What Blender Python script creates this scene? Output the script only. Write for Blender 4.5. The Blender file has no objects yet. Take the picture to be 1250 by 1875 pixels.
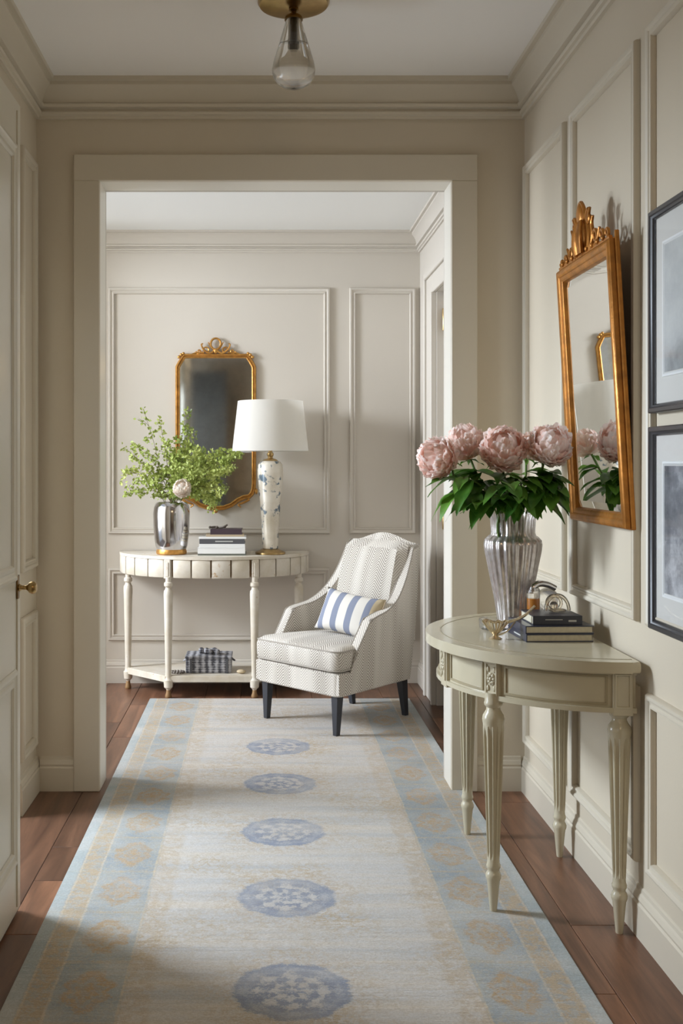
import bpy, bmesh, math, random
from mathutils import Vector, Matrix, Euler, noise

PI = math.pi
scene = bpy.context.scene
COL = scene.collection

# ------------------------------------------------------------------ camera
cam_d = bpy.data.cameras.new('camera')
cam = bpy.data.objects.new('camera', cam_d)
COL.objects.link(cam)
cam.location = (0, 0, 1.30)
cam.rotation_euler = (PI/2, 0, 0)
cam_d.sensor_fit = 'HORIZONTAL'
cam_d.sensor_width = 36
cam_d.lens = 36*2000/1250
cam_d.shift_x = 145/1250
cam_d.shift_y = -87.5/1250
cam_d.clip_start = 0.05
scene.camera = cam

# ------------------------------------------------------------------ world, lights, exposure
world = bpy.data.worlds.new('world')
scene.world = world
world.use_nodes = True
bg = world.node_tree.nodes['Background']
bg.inputs['Color'].default_value = (0.80, 0.90, 1.0, 1)
bg.inputs['Strength'].default_value = 0.55

def area(name, loc, target, sx, sy, power, color, spread=180):
    d = bpy.data.lights.new(name, 'AREA')
    d.shape = 'RECTANGLE'; d.size = sx; d.size_y = sy
    d.energy = power; d.color = color; d.spread = math.radians(spread)
    o = bpy.data.objects.new(name, d); COL.objects.link(o)
    o.location = loc
    v = Vector(target) - Vector(loc)
    o.rotation_euler = v.to_track_quat('-Z', 'Y').to_euler()
    return o

DAY = (0.76, 0.87, 1.0)
area('daylight_side', (-1.75, 3.88, 1.96), (1.0, 3.8, 1.25), 0.40, 0.45, 64, DAY)
area('daylight_side_soft', (-2.1, 3.9, 1.1), (0.6, 3.3, 0.5), 1.3, 1.1, 30, DAY)
area('daylight_far_room', (-3.5, 5.1, 2.35), (0.4, 5.4, 0.0), 0.7, 0.9, 128, (0.84, 0.905, 1.0))
area('daylight_far_soft', (-3.2, 5.2, 1.5), (0.3, 5.4, 0.9), 2.0, 2.0, 84, (0.84, 0.905, 1.0))
area('room_lamp_behind', (0.55, -0.9, 2.6), (0.45, -0.1, 0.0), 0.7, 0.7, 11, (1.0, 0.71, 0.40))
area('rear_fill_light', (-1.9, -1.3, 1.7), (0.2, -1.5, 1.1), 1.0, 1.4, 15, (0.86, 0.93, 1.0))  # added cool fill to brighten the rear room and curtain; no window there

vs = scene.view_settings
vs.view_transform = 'Standard'
vs.look = 'None'
vs.gamma = 1
vs.use_curve_mapping = False
vs.exposure = 0.29

# ------------------------------------------------------------------ colour and material helpers
def lin(r, g, b):
    f = lambda c: (c/255/12.92) if c/255 <= 0.04045 else ((c/255+0.055)/1.055)**2.4
    return (f(r), f(g), f(b), 1)

class NT:
    """small node helper"""
    def __init__(s, name):
        s.m = bpy.data.materials.new(name); s.m.use_nodes = True
        s.t = s.m.node_tree; s.n = s.t.nodes
        s.p = s.n['Principled BSDF']
    def add(s, typ, **kw):
        nd = s.n.new(typ)
        for k, v in kw.items(): setattr(nd, k, v)
        return nd
    def link(s, a, b): s.t.links.new(a, b)
    def val(s, x, sock):
        if isinstance(x, (int, float)): sock.default_value = x
        else: s.link(x, sock)
    def math(s, op, a, b=0.0, c=0.0, clamp=False):
        nd = s.add('ShaderNodeMath', operation=op); nd.use_clamp = clamp
        s.val(a, nd.inputs[0]); s.val(b, nd.inputs[1]); s.val(c, nd.inputs[2])
        return nd.outputs[0]
    def mix(s, f, a, b, mode='MIX'):
        nd = s.add('ShaderNodeMix', data_type='RGBA', blend_type=mode)
        s.val(f, nd.inputs[0])
        for v, i in ((a, 6), (b, 7)):
            if isinstance(v, tuple): nd.inputs[i].default_value = v
            else: s.link(v, nd.inputs[i])
        return nd.outputs[2]
    def noise(s, scale, vec=None, detail=3, rough=0.55, dist=0.0):
        nd = s.add('ShaderNodeTexNoise')
        nd.inputs['Scale'].default_value = scale; nd.inputs['Detail'].default_value = detail
        nd.inputs['Roughness'].default_value = rough; nd.inputs['Distortion'].default_value = dist
        if vec is not None: s.link(vec, nd.inputs['Vector'])
        return nd.outputs['Fac']
    def ramp(s, f, stops):
        nd = s.add('ShaderNodeValToRGB'); s.val(f, nd.inputs[0])
        e = nd.color_ramp.elements
        while len(e) < len(stops): e.new(0.5)
        for i, (p, c) in enumerate(stops): e[i].position = p; e[i].color = c
        return nd.outputs[0]
    def step(s, x, lo, hi):
        nd = s.add('ShaderNodeMapRange', interpolation_type='SMOOTHSTEP')
        s.val(x, nd.inputs[0]); nd.inputs[1].default_value = lo; nd.inputs[2].default_value = hi
        return nd.outputs[0]
    def coord(s, which='Object'): return s.add('ShaderNodeTexCoord').outputs[which]
    def scaled(s, vec, sc):
        nd = s.add('ShaderNodeMapping'); s.link(vec, nd.inputs[0]); nd.inputs['Scale'].default_value = sc
        return nd.outputs[0]
    def xyz(s, vec):
        nd = s.add('ShaderNodeSeparateXYZ'); s.link(vec, nd.inputs[0]); return nd.outputs
    def bump(s, h, strength=0.2, dist=0.01):
        nd = s.add('ShaderNodeBump'); nd.inputs['Strength'].default_value = strength
        nd.inputs['Distance'].default_value = dist; s.link(h, nd.inputs['Height'])
        s.link(nd.outputs[0], s.p.inputs['Normal'])
    def base(s, c):
        if isinstance(c, tuple): s.p.inputs['Base Color'].default_value = c
        else: s.link(c, s.p.inputs['Base Color'])
    def set(s, **kw):
        for k, v in kw.items():
            s.p.inputs[{'rough': 'Roughness', 'metal': 'Metallic', 'spec': 'Specular IOR Level', 'trans': 'Transmission Weight',
                        'ior': 'IOR', 'coat': 'Coat Weight', 'sheen': 'Sheen Weight', 'sss': 'Subsurface Weight'}[k]].default_value = v
        return s

def simple(name, c, rough=0.5, metal=0.0, var=0.0, vscale=8, bump=0.0, bscale=60, **kw):
    k = NT(name); co = k.coord()
    if var > 0:
        n = k.noise(vscale, co, 4)
        c2 = tuple(min(1, v*(1+var)) for v in c[:3])+(1,)
        c1 = tuple(v*(1-var) for v in c[:3])+(1,)
        k.base(k.ramp(n, [(0.3, c1), (0.7, c2)]))
    else: k.base(c)
    if bump > 0: k.bump(k.noise(bscale, co, 3), bump, 0.004)
    k.set(rough=rough, metal=metal, **kw)
    return k.m

PAINT = simple('wall_paint', lin(206, 194, 173), 0.55, var=0.02, vscale=1.5, bump=0.05, bscale=180)
TRIM = simple('trim_paint', lin(209, 199, 180), 0.38, var=0.015, vscale=2)
FARPAINT = simple('far_room_paint', lin(204, 197, 186), 0.55, var=0.015, vscale=1.5)
JAMB = simple('jamb_paint', lin(228, 223, 211), 0.35)
CEIL = simple('ceiling_paint', lin(246, 243, 238), 0.8)
CEIL2 = simple('far_ceiling_paint', lin(238, 238, 235), 0.8)
DOORP = simple('door_paint', lin(214, 207, 190), 0.33)
GOLD = simple('antique_gold', lin(196, 146, 78), 0.38, 0.75, var=0.25, vscale=30, bump=0.25, bscale=90)
GOLD2 = simple('dark_gilt_wood', lin(172, 112, 44), 0.36, 0.55, var=0.3, vscale=22, bump=0.2, bscale=70)
BRASS = simple('brass', lin(182, 154, 106), 0.28, 1.0, var=0.15, vscale=20)
DKBRASS = simple('aged_brass', lin(120, 92, 48), 0.32, 1.0)
DARKLEG = simple('charcoal_lacquer', lin(52, 54, 60), 0.35)
BLACKFR = simple('graphite_frame', lin(56, 55, 57), 0.35, var=0.1)
GLAZE = simple('antique_glaze_line', lin(166, 153, 124), 0.35)
SILVER = simple('silver_glass', lin(205, 203, 205), 0.13, 1.0, var=0.14, vscale=9)
TABLEP = simple('table_paint', lin(197, 187, 161), 0.22, var=0.05, vscale=6, coat=0.25)
PAPER = simple('page_paper', lin(205, 196, 172), 0.7, var=0.08, vscale=80)
WHITEB = simple('white_cover', lin(226, 226, 224), 0.5)
DKCOVER = simple('dark_cover', lin(46, 47, 58), 0.35)
NAVY = simple('navy_cover', lin(40, 44, 66), 0.3, coat=0.3)
GREYB = simple('grey_cover', lin(82, 82, 86), 0.5)
PLUM = simple('plum_cover', lin(66, 52, 60), 0.45)
TANB = simple('tan_cover', lin(176, 158, 132), 0.6)
CHAMP = simple('champagne_metal', lin(222, 206, 176), 0.2, 0.9)
LETTER = simple('spine_lettering', lin(186, 186, 182), 0.5)
STEM = simple('green_stem', lin(86, 112, 44), 0.5)
TWIG = simple('twig_bark', lin(120, 112, 74), 0.7)
CURT = simple('grey_curtain', lin(170, 172, 168), 0.8)
AMBER = simple('amber_liquid', lin(190, 120, 40), 0.1, spec=0.6, coat=0.8)

def glass_mat(name, col, rough=0.02, ior=1.45, mixT=0.0):
    k = NT(name); k.base(col); k.set(rough=rough, trans=1.0, ior=ior)
    if mixT:
        out = k.n['Material Output']; tr = k.add('ShaderNodeBsdfTransparent'); mx = k.add('ShaderNodeMixShader')
        mx.inputs[0].default_value = mixT
        k.link(k.p.outputs[0], mx.inputs[1]); k.link(tr.outputs[0], mx.inputs[2]); k.link(mx.outputs[0], out.inputs['Surface'])
    return k.m
GLASS = glass_mat('clear_glass', (0.96, 0.96, 0.95, 1), mixT=0.25)
PGLASS = glass_mat('pale_gold_glass', (0.93, 0.87, 0.76, 1), 0.05, 1.5, 0.1)
CRYSTAL = glass_mat('crystal', (0.98, 0.98, 0.98, 1), 0.06, 1.35, 0.35)

def mirror_mat(name, c, rough=0.02, spots=0.0):
    k = NT(name); k.set(rough=rough, metal=1.0)
    if spots:
        n = k.noise(14, k.coord(), 5, 0.7)
        k.base(k.ramp(n, [(0.3, tuple(v*(1-spots) for v in c[:3])+(1,)), (0.6, c)]))
    else: k.base(c)
    return k.m
MIRROR_OLD = mirror_mat('smoked_mirror', (0.72, 0.76, 0.80, 1), 0.05, 0.15)
MIRROR = mirror_mat('clear_mirror', (0.86, 0.87, 0.85, 1), 0.01)

def wood_mat():
    k = NT('dark_floor_wood'); co = k.coord()
    oi = k.add('ShaderNodeObjectInfo').outputs['Random']
    sc = k.scaled(co, (14, 1.2, 14))
    va = k.add('ShaderNodeVectorMath', operation='ADD'); k.link(sc, va.inputs[0])
    cx = k.add('ShaderNodeCombineXYZ'); k.link(k.math('MULTIPLY', oi, 40), cx.inputs[0]); k.link(k.math('MULTIPLY', oi, 17), cx.inputs[1])
    k.link(cx.outputs[0], va.inputs[1])
    g = k.noise(1.0, va.outputs[0], 6, 0.65, 0.6)
    g2 = k.noise(5.0, va.outputs[0], 3, 0.6)
    c = k.ramp(g, [(0.25, lin(78, 54, 42)), (0.5, lin(124, 88, 66)), (0.75, lin(164, 119, 90))])
    t = k.ramp(oi, [(0, (0.62, 0.62, 0.64, 1)), (1, (1.12, 1.05, 1.0, 1))])
    c = k.mix(1.0, c, t, 'MULTIPLY')
    c = k.mix(k.math('MULTIPLY', g2, 0.25), c, lin(60, 44, 38))
    k.base(c); k.bump(g, 0.12, 0.003)
    k.set(rough=0.36, spec=0.45)
    return k.m
WOOD = wood_mat()
SUB = simple('subfloor', lin(40, 28, 22), 0.8)

def worn_mat():
    k = NT('worn_cream_paint'); co = k.coord()
    n = k.noise(9, co, 5, 0.65); n2 = k.noise(45, co, 4, 0.7)
    c = k.ramp(n, [(0.3, lin(200, 189, 168)), (0.6, lin(214, 207, 194))])
    w = k.step(k.math('MULTIPLY', n, n2), 0.35, 0.42)
    c = k.mix(w, c, lin(184, 156, 122))
    k.base(c); k.bump(n2, 0.15, 0.003); k.set(rough=0.45)
    return k.m
WORN = worn_mat()
SEAM = simple('worn_gilt_seam', lin(150, 118, 80), 0.5, 0.2)

def herring(name, c1, c2, amt=1.0):
    k = NT(name); uv = k.xyz(k.coord('UV'))
    w = 0.042
    tri = k.math('PINGPONG', uv[0], w)
    st = k.math('FRACT', k.math('MULTIPLY', k.math('ADD', uv[1], tri), 72))
    a = k.step(k.math('ABSOLUTE', k.math('SUBTRACT', st, 0.5)), 0.16, 0.30)
    band = k.step(k.noise(9, k.scaled(k.coord('UV'), (1, 0.12, 1)), 1), 0.35, 0.6)
    a = k.math('MULTIPLY', a, k.math('ADD', 0.45, k.math('MULTIPLY', band, 0.55)))
    c = k.mix(k.math('MULTIPLY', a, amt), c1, c2)
    k.base(c); k.bump(a, 0.15, 0.002); k.set(rough=0.85, sheen=0.15)
    return k.m
FABRIC = herring('herringbone_fabric', lin(222, 216, 206), lin(144, 136, 125))

def stripe_mat():
    k = NT('striped_cushion'); u = k.xyz(k.coord('UV'))[0]
    f = k.math('FRACT', k.math('ADD', k.math('MULTIPLY', u, 4.1), 0.02))
    a = k.step(k.math('ABSOLUTE', k.math('SUBTRACT', f, 0.5)), 0.20, 0.225)
    c = k.mix(a, lin(134, 141, 160), lin(222, 218, 210))
    c = k.mix(k.step(u, 0.885, 0.895), c, lin(196, 180, 148))
    k.base(c); k.bump(k.noise(200, k.coord('UV')), 0.15, 0.002); k.set(rough=0.9)
    return k.m
STRIPE = stripe_mat()

def knit_mat():
    k = NT('grey_woven_pattern'); v = k.xyz(k.coord())
    a = k.math('SINE', k.math('MULTIPLY', v[0], 170)); b = k.math('SINE', k.math('MULTIPLY', v[2], 480))
    n = k.noise(60, k.coord(), 3)
    s = k.math('ADD', k.math('MULTIPLY', k.math('ADD', a, k.math('MULTIPLY', b, 0.5)), 0.25), n)
    k.base(k.ramp(s, [(0.25, lin(66, 66, 72)), (0.8, lin(176, 176, 180))]))
    k.bump(s, 0.5, 0.004); k.set(rough=0.85); return k.m
KNIT = knit_mat()

def lampbody_mat():
    k = NT('crackled_porcelain'); co = k.coord()
    n = k.noise(22, co, 4, 0.6); n2 = k.noise(9, co, 2)
    f = k.math('MULTIPLY', k.step(n, 0.52, 0.60), k.step(n2, 0.46, 0.52))
    c = k.ramp(k.noise(7, co, 4), [(0.3, lin(196, 186, 166)), (0.7, lin(226, 221, 210))])
    c = k.mix(f, c, lin(92, 108, 120))
    k.base(c); k.set(rough=0.25, coat=0.4, metal=0.15); return k.m
LAMPB = lampbody_mat()

def translucent(k, f, c):
    out = k.n['Material Output']; tr = k.add('ShaderNodeBsdfTranslucent'); mx = k.add('ShaderNodeMixShader')
    tr.inputs[0].default_value = c; mx.inputs[0].default_value = f
    k.link(k.p.outputs[0], mx.inputs[1]); k.link(tr.outputs[0], mx.inputs[2]); k.link(mx.outputs[0], out.inputs['Surface'])
_k = NT('lamp_shade_linen'); _k.base(lin(232, 230, 224)); _k.set(rough=0.85); _k.bump(_k.noise(300, _k.coord()), 0.1, 0.004)
translucent(_k, 0.5, lin(252, 250, 246)); SHADE = _k.m
def petal_mat(name, a, b):
    k = NT(name); n = k.noise(40, k.coord(), 3)
    k.base(k.ramp(n, [(0.3, a), (0.7, b)])); k.set(rough=0.6, sss=0.3)
    k.p.inputs['Subsurface Radius'].default_value = (0.02, 0.01, 0.008)
    translucent(k, 0.5, b)
    return k.m
PETAL = petal_mat('pink_petal', lin(252, 214, 200), lin(253, 229, 218))
PETAL2 = petal_mat('pale_petal', lin(254, 230, 220), lin(255, 243, 236))
IVORY = petal_mat('ivory_petal', lin(236, 224, 210), lin(246, 238, 228))

def leaf_mat(name, a, b, rough=0.4):
    k = NT(name)
    oi = k.add('ShaderNodeObjectInfo').outputs['Random']
    n = k.noise(25, k.coord(), 3)
    c = k.ramp(k.math('ADD', k.math('MULTIPLY', n, 0.6), k.math('MULTIPLY', oi, 0.4)), [(0.25, a), (0.75, b)])
    k.base(c); k.set(rough=rough)
    out = k.n['Material Output']; tr = k.add('ShaderNodeBsdfTranslucent'); mx = k.add('ShaderNodeMixShader')
    k.link(c, tr.inputs[0]); mx.inputs[0].default_value = 0.25
    k.link(k.p.outputs[0], mx.inputs[1]); k.link(tr.outputs[0], mx.inputs[2]); k.link(mx.outputs[0], out.inputs['Surface'])
    return k.m
LEAF = leaf_mat('peony_leaf_green', lin(40, 86, 22), lin(108, 156, 58), 0.38)
SPRIG = leaf_mat('sprig_leaf_green', lin(146, 164, 78), lin(198, 208, 122), 0.5)

def mercury_mat():
    k = NT('mercury_glass'); co = k.coord(); n = k.noise(60, co, 5, 0.7)
    k.base(k.ramp(n, [(0.3, lin(204, 192, 188)), (0.6, lin(242, 236, 234))]))
    k.set(rough=0.18, metal=0.7)
    out = k.n['Material Output']; gl = k.add('ShaderNodeBsdfGlass'); gl.inputs['Roughness'].default_value = 0.03
    gl.inputs['IOR'].default_value = 1.12
    mx = k.add('ShaderNodeMixShader')
    z = k.xyz(co)[2]
    f = k.math('ADD', 0.56, k.math('MULTIPLY', k.step(z, 0.27, 0.31), 0.28))
    f = k.math('SUBTRACT', f, k.math('MULTIPLY', n, 0.3))
    k.link(f, mx.inputs[0])
    k.link(k.p.outputs[0], mx.inputs[1]); k.link(gl.outputs[0], mx.inputs[2]); k.link(mx.outputs[0], out.inputs['Surface'])
    return k.m
MERC = mercury_mat()

def rug_mat():
    k = NT('faded_oriental_rug')
    co = k.coord(); v = k.xyz(co)            # object space: x across from rug centre line, y along
    M = k.math
    tan = lin(180, 160, 128); blue = lin(144, 157, 166); mblue = lin(118, 132, 156); pale = lin(204, 202, 198)
    W = k.noise(6, co, 3, 0.6)
    rag = M('MULTIPLY', M('SUBTRACT', k.noise(60, co, 5, 0.85), 0.5), 0.085)          # ragged pile edge for every motif
    fine = k.noise(62, co, 5, 0.8); speck = k.step(fine, 0.46, 0.56)
    med = k.noise(21, co, 4, 0.7); vine = k.step(M('ABSOLUTE', M('SUBTRACT', med, 0.5)), 0.05, 0.02)
    abr = k.noise(1.0, k.scaled(co, (0.9, 13, 1)), 4, 0.65)
    field = k.ramp(abr, [(0.3, lin(176, 182, 188)), (0.5, lin(200, 200, 199)), (0.7, lin(212, 206, 196))])
    blot = k.step(k.noise(2.6, co, 3, 0.6), 0.42, 0.62)
    # scrolling field ornament, worn away in patches
    c = k.mix(M('MULTIPLY', M('MULTIPLY', M('ADD', M('MULTIPLY', vine, 0.6), M('MULTIPLY', speck, 0.4)), M('ADD', 0.25, M('MULTIPLY', blot, 0.75))), 0.85), field, lin(182, 165, 134))
    ax = M('ADD', M('ABSOLUTE', v[0]), M('ADD', M('MULTIPLY', rag, 0.10), M('MULTIPLY', M('SUBTRACT', W, 0.5), 0.010)))
    inb = k.step(ax, 0.428, 0.436)
    cell = 0.315
    fy = M('SUBTRACT', M('FRACT', M('DIVIDE', M('ADD', v[1], 0.11), cell)), 0.5); fyd = M('MULTIPLY', fy, cell)
    bx = M('SUBTRACT', ax, 0.523)
    rr = M('SQRT', M('ADD', M('MULTIPLY', M('MULTIPLY', bx, bx), 2.9), M('MULTIPLY', fyd, fyd)))
    ba = M('ARCTAN2', fyd, bx)
    rr = M('ADD', M('ADD', rr, M('MULTIPLY', M('COSINE', M('MULTIPLY', ba, 6)), 0.010)), M('ADD', rag, M('MULTIPLY', M('SUBTRACT', med, 0.5), 0.09)))
    ros = M('SUBTRACT', 1.0, k.step(rr, 0.092, 0.112))
    hole = M('SUBTRACT', 1.0, k.step(M('ABSOLUTE', M('SUBTRACT', rr, 0.055)), 0.008, 0.016))
    ros = M('MULTIPLY', ros, M('SUBTRACT', 1.0, M('MULTIPLY', hole, 0.6)))
    fade = k.step(k.noise(3.4, co, 3, 0.6), 0.38, 0.66)
    bb = k.mix(M('MULTIPLY', fade, 0.62), blue, lin(190, 192, 188))
    bb = k.mix(M('MULTIPLY', ros, M('ADD', 0.5, M('MULTIPLY', speck, 0.5))), bb, lin(176, 152, 116))
    sep = M('SUBTRACT', 1.0, k.step(M('SUBTRACT', 0.5, M('ABSOLUTE', fy)), 0.012, 0.04))
    bb = k.mix(M('MULTIPLY', sep, M('ADD', 0.2, M('MULTIPLY', speck, 0.5))), bb, lin(186, 170, 140))
    bb = k.mix(M('MULTIPLY', M('MULTIPLY', vine, 0.4), M('SUBTRACT', 1.0, ros)), bb, lin(178, 172, 152))
    c = k.mix(inb, c, bb)
    g1 = M('MULTIPLY', k.step(ax, 0.355, 0.375), M('SUBTRACT', 1.0, k.step(ax, 0.435, 0.44)))
    g2 = M('MULTIPLY', k.step(ax, 0.607, 0.613), M('SUBTRACT', 1.0, k.step(ax, 0.668, 0.676)))
    gp = k.step(M('ADD', k.noise(34, co, 4, 0.75), M('MULTIPLY', rag, 1.5)), 0.44, 0.54)
    c = k.mix(M('MULTIPLY', g1, M('ADD', 0.08, M('MULTIPLY', gp, 0.42))), c, tan)
    c = k.mix(M('MULTIPLY', g2, M('ADD', 0.25, M('MULTIPLY', gp, 0.6))), c, tan)
    for xx in (0.437, 0.608, 0.672):
        l = M('SUBTRACT', 1.0, k.step(M('ABSOLUTE', M('SUBTRACT', ax, xx)), 0.002, 0.005))
        c = k.mix(M('MULTIPLY', l, M('ADD', 0.25, M('MULTIPLY', speck, 0.45))), c, lin(206, 192, 166))
    edge = k.step(ax, 0.674, 0.682)
    c = k.mix(M('MULTIPLY', edge, 0.75), c, k.mix(fade, lin(160, 174, 178), lin(190, 196, 196)))
    # medallions down the centre
    P = 0.58
    my = M('MULTIPLY', M('SUBTRACT', M('FRACT', M('DIVIDE', M('ADD', v[1], 0.77), P)), 0.5), P)
    mx = M('ADD', v[0], 0.022)
    ang = M('ARCTAN2', my, mx)
    r = M('SQRT', M('ADD', M('MULTIPLY', mx, mx), M('MULTIPLY', my, my)))
    r = M('ADD', r, M('MULTIPLY', M('COSINE', M('MULTIPLY', ang, 9)), 0.003)); r = M('ADD', r, M('MULTIPLY', rag, 0.8))
    inm = M('MULTIPLY', M('SUBTRACT', 1.0, k.step(r, 0.137, 0.153)), M('LESS_THAN', v[1], 3.27))
    ring = M('MULTIPLY', k.step(r, 0.098, 0.112), inm)
    flower = M('ADD', M('MULTIPLY', M('COSINE', M('MULTIPLY', ang, 8)), 0.10), M('MULTIPLY', M('COSINE', M('MULTIPLY', r, 160)), 0.12))
    motif = k.step(M('ADD', fine, M('MULTIPLY', flower, 0.7)), 0.44, 0.58)
    mc = k.mix(M('MULTIPLY', motif, 0.8), mblue, pale)
    mc = k.mix(M('MULTIPLY', ring, M('ADD', 0.45, M('MULTIPLY', speck, 0.4))), mc, lin(126, 142, 168))
    halo = M('MULTIPLY', M('SUBTRACT', 1.0, k.step(r, 0.18, 0.26)), speck)
    c = k.mix(M('MULTIPLY', halo, 0.45), c, tan)
    c = k.mix(M('MULTIPLY', inm, M('SUBTRACT', 0.95, M('MULTIPLY', fade, 0.35))), c, mc)
    wear = k.step(k.noise(1.0, k.scaled(co, (1.6, 5, 1)), 4, 0.65), 0.46, 0.72)
    c = k.mix(M('MULTIPLY', wear, 0.38), c, lin(206, 205, 202))
    grain = k.noise(150, co, 4, 0.85)
    c = k.mix(M('MULTIPLY', k.step(grain, 0.42, 0.62), 0.30), c, lin(164, 156, 142))
    c = k.mix(M('MULTIPLY', k.step(grain, 0.52, 0.36), 0.22), c, lin(220, 218, 214))
    k.base(k.mix(1.0, c, (0.99, 0.955, 0.93, 1), 'MULTIPLY'))
    weave = k.noise(1.0, k.scaled(co, (110, 260, 1)), 3)
    rip = k.noise(1.0, k.scaled(co, (2.5, 34, 1)), 3)
    k.bump(M('ADD', M('MULTIPLY', weave, 0.5), M('ADD', M('MULTIPLY', rip, 1.8), M('MULTIPLY', fine, 0.8))), 0.55, 0.007)
    k.set(rough=0.95, sheen=0.1, spec=0.1)
    return k.m
RUG = rug_mat()

# ------------------------------------------------------------------ mesh helpers
def finish(name, bm, mat, parent=None, smooth=False, uv=False, loc=None):
    bmesh.ops.recalc_face_normals(bm, faces=bm.faces)
    me = bpy.data.meshes.new(name)
    if uv:
        l = bm.loops.layers.uv.new('UVMap')
        for f in bm.faces:
            n = f.normal
            for lp in f.loops:
                c = lp.vert.co
                if abs(n.z) >= max(abs(n.x), abs(n.y)): lp[l].uv = (c.x, c.y)
                elif abs(n.x) > abs(n.y): lp[l].uv = (c.y, c.z)
                else: lp[l].uv = (c.x, c.z)
    bm.to_mesh(me); bm.free()
    if smooth:
        for p in me.polygons: p.use_smooth = True
        if smooth != 'all':
            try: me.set_sharp_from_angle(angle=math.radians(38))
            except Exception: pass
    o = bpy.data.objects.new(name, me); COL.objects.link(o)
    if mat: me.materials.append(mat)
    if parent: o.parent = parent
    if loc: o.location = loc
    return o

def thing(name, label, cat, loc=(0, 0, 0), rot=(0, 0, 0), group=None):
    o = bpy.data.objects.new(name, None); COL.objects.link(o)
    o.location = loc; o.rotation_euler = rot; o.empty_display_size = 0.05
    o['label'] = label; o['category'] = cat
    if group: o['group'] = group
    return o

def tag(o, label, cat, group=None):
    o['label'] = label; o['category'] = cat
    if group: o['group'] = group
    return o

def struct(o): o['kind'] = 'structure'; return o

def box(bm, x0, x1, y0, y1, z0, z1, bev=0.0, seg=1):
    vs_ = [bm.verts.new(p) for p in ((x0, y0, z0), (x1, y0, z0), (x1, y1, z0), (x0, y1, z0), (x0, y0, z1), (x1, y0, z1), (x1, y1, z1), (x0, y1, z1))]
    fs = [bm.faces.new([vs_[i] for i in q]) for q in ((0, 3, 2, 1), (4, 5, 6, 7), (0, 1, 5, 4), (1, 2, 6, 5), (2, 3, 7, 6), (3, 0, 4, 7))]
    if bev > 0:
        es = list({e for f in fs for e in f.edges})
        bmesh.ops.bevel(bm, geom=es, offset=bev, segments=seg, affect='EDGES', profile=0.6)

def boxo(name, mat, parent, x0, x1, y0, y1, z0, z1, bev=0.0, seg=1, smooth=False, uv=False):
    bm = bmesh.new(); box(bm, min(x0, x1), max(x0, x1), min(y0, y1), max(y0, y1), z0, z1, bev, seg)
    return finish(name, bm, mat, parent, smooth, uv)

def lathe(bm, prof, seg=32, cx=0, cy=0, cap=True, fn=None):
    rings = []
    for r, z in prof:
        ring = []
        for i in range(seg):
            a = 2*PI*i/seg
            rr = fn(r, z, a) if fn else r
            ring.append(bm.verts.new((cx+rr*math.cos(a), cy+rr*math.sin(a), z)))
        rings.append(ring)
    for a, b in zip(rings, rings[1:]):
        for i in range(seg):
            j = (i+1) % seg
            bm.faces.new((a[i], a[j], b[j], b[i]))
    if cap:
        bm.faces.new(list(reversed(rings[0]))); bm.faces.new(rings[-1])

def latheo(name, prof, mat, parent, seg=32, cx=0, cy=0, cap=True, fn=None):
    bm = bmesh.new(); lathe(bm, prof, seg, cx, cy, cap, fn)
    return finish(name, bm, mat, parent, True)

def smoothpath(pts, n):
    """Catmull-Rom through the points"""
    P = [Vector(p) for p in pts]; P = [2*P[0]-P[1]]+P+[2*P[-1]-P[-2]]
    out = []
    for i in range(1, len(P)-2):
        for j in range(n):
            t = j/n; a, b, c, d = P[i-1:i+3]
            out.append(0.5*((2*b)+(c-a)*t+(2*a-5*b+4*c-d)*t*t+(3*b-a-3*c+d)*t**3))
    out.append(P[-2]); return out

def tube(bm, pts, rad, seg=8, cap=True):
    pts = [Vector(p) for p in pts]; n = len(pts); rings = []
    up = Vector((0.13, 0.31, 0.94)).normalized(); prev = None
    for i, p in enumerate(pts):
        d = (pts[min(i+1, n-1)]-pts[max(i-1, 0)])
        d = d.normalized() if d.length > 1e-9 else Vector((0, 0, 1))
        s = (prev - d*prev.dot(d)) if prev is not None else up.cross(d)
        if s.length < 1e-6: s = d.orthogonal()
        s.normalize(); prev = s; t = d.cross(s)
        r = rad[i] if isinstance(rad, (list, tuple)) else (rad(i/(n-1)) if callable(rad) else rad)
        rings.append([bm.verts.new(p+s*r*math.cos(2*PI*k/seg)+t*r*math.sin(2*PI*k/seg)) for k in range(seg)])
    for a, b in zip(rings, rings[1:]):
        for k in range(seg): bm.faces.new((a[k], a[(k+1) % seg], b[(k+1) % seg], b[k]))
    if cap: bm.faces.new(list(reversed(rings[0]))); bm.faces.new(rings[-1])

def frame_rings(bm, O, U, V, N, u0, u1, v0, v1, prof, close_inner=False):
    """mitred rectangular frame; prof = [(inset, height)]"""
    O, U, V, N = map(Vector, (O, U, V, N)); rings = []
    for d, h in prof:
        rings.append([bm.verts.new(O+U*u+V*v+N*h) for u, v in ((u0+d, v0+d), (u1-d, v0+d), (u1-d, v1-d), (u0+d, v1-d))])
    for a, b in zip(rings, rings[1:]):
        for i in range(4): bm.faces.new((a[i], a[(i+1) % 4], b[(i+1) % 4], b[i]))
    if close_inner: bm.faces.new(rings[-1])

MOULD = [(0, 0), (0, 0.010), (0.004, 0.016), (0.010, 0.018), (0.016, 0.016), (0.020, 0.011), (0.026, 0.010), (0.031, 0.014), (0.036, 0.013), (0.040, 0.006), (0.040, 0.0)]
def scaled_prof(p, s, sh=None): return [(a*s, b*(sh or s)) for a, b in p]

def sphere(bm, c, r, sx=1, sy=1, sz=1, u=12, v=8):
    m = Matrix.Translation(c) @ Matrix.Diagonal((r*sx, r*sy, r*sz, 1))
    bmesh.ops.create_uvsphere(bm, u_segments=u, v_segments=v, radius=1, matrix=m)

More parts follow.
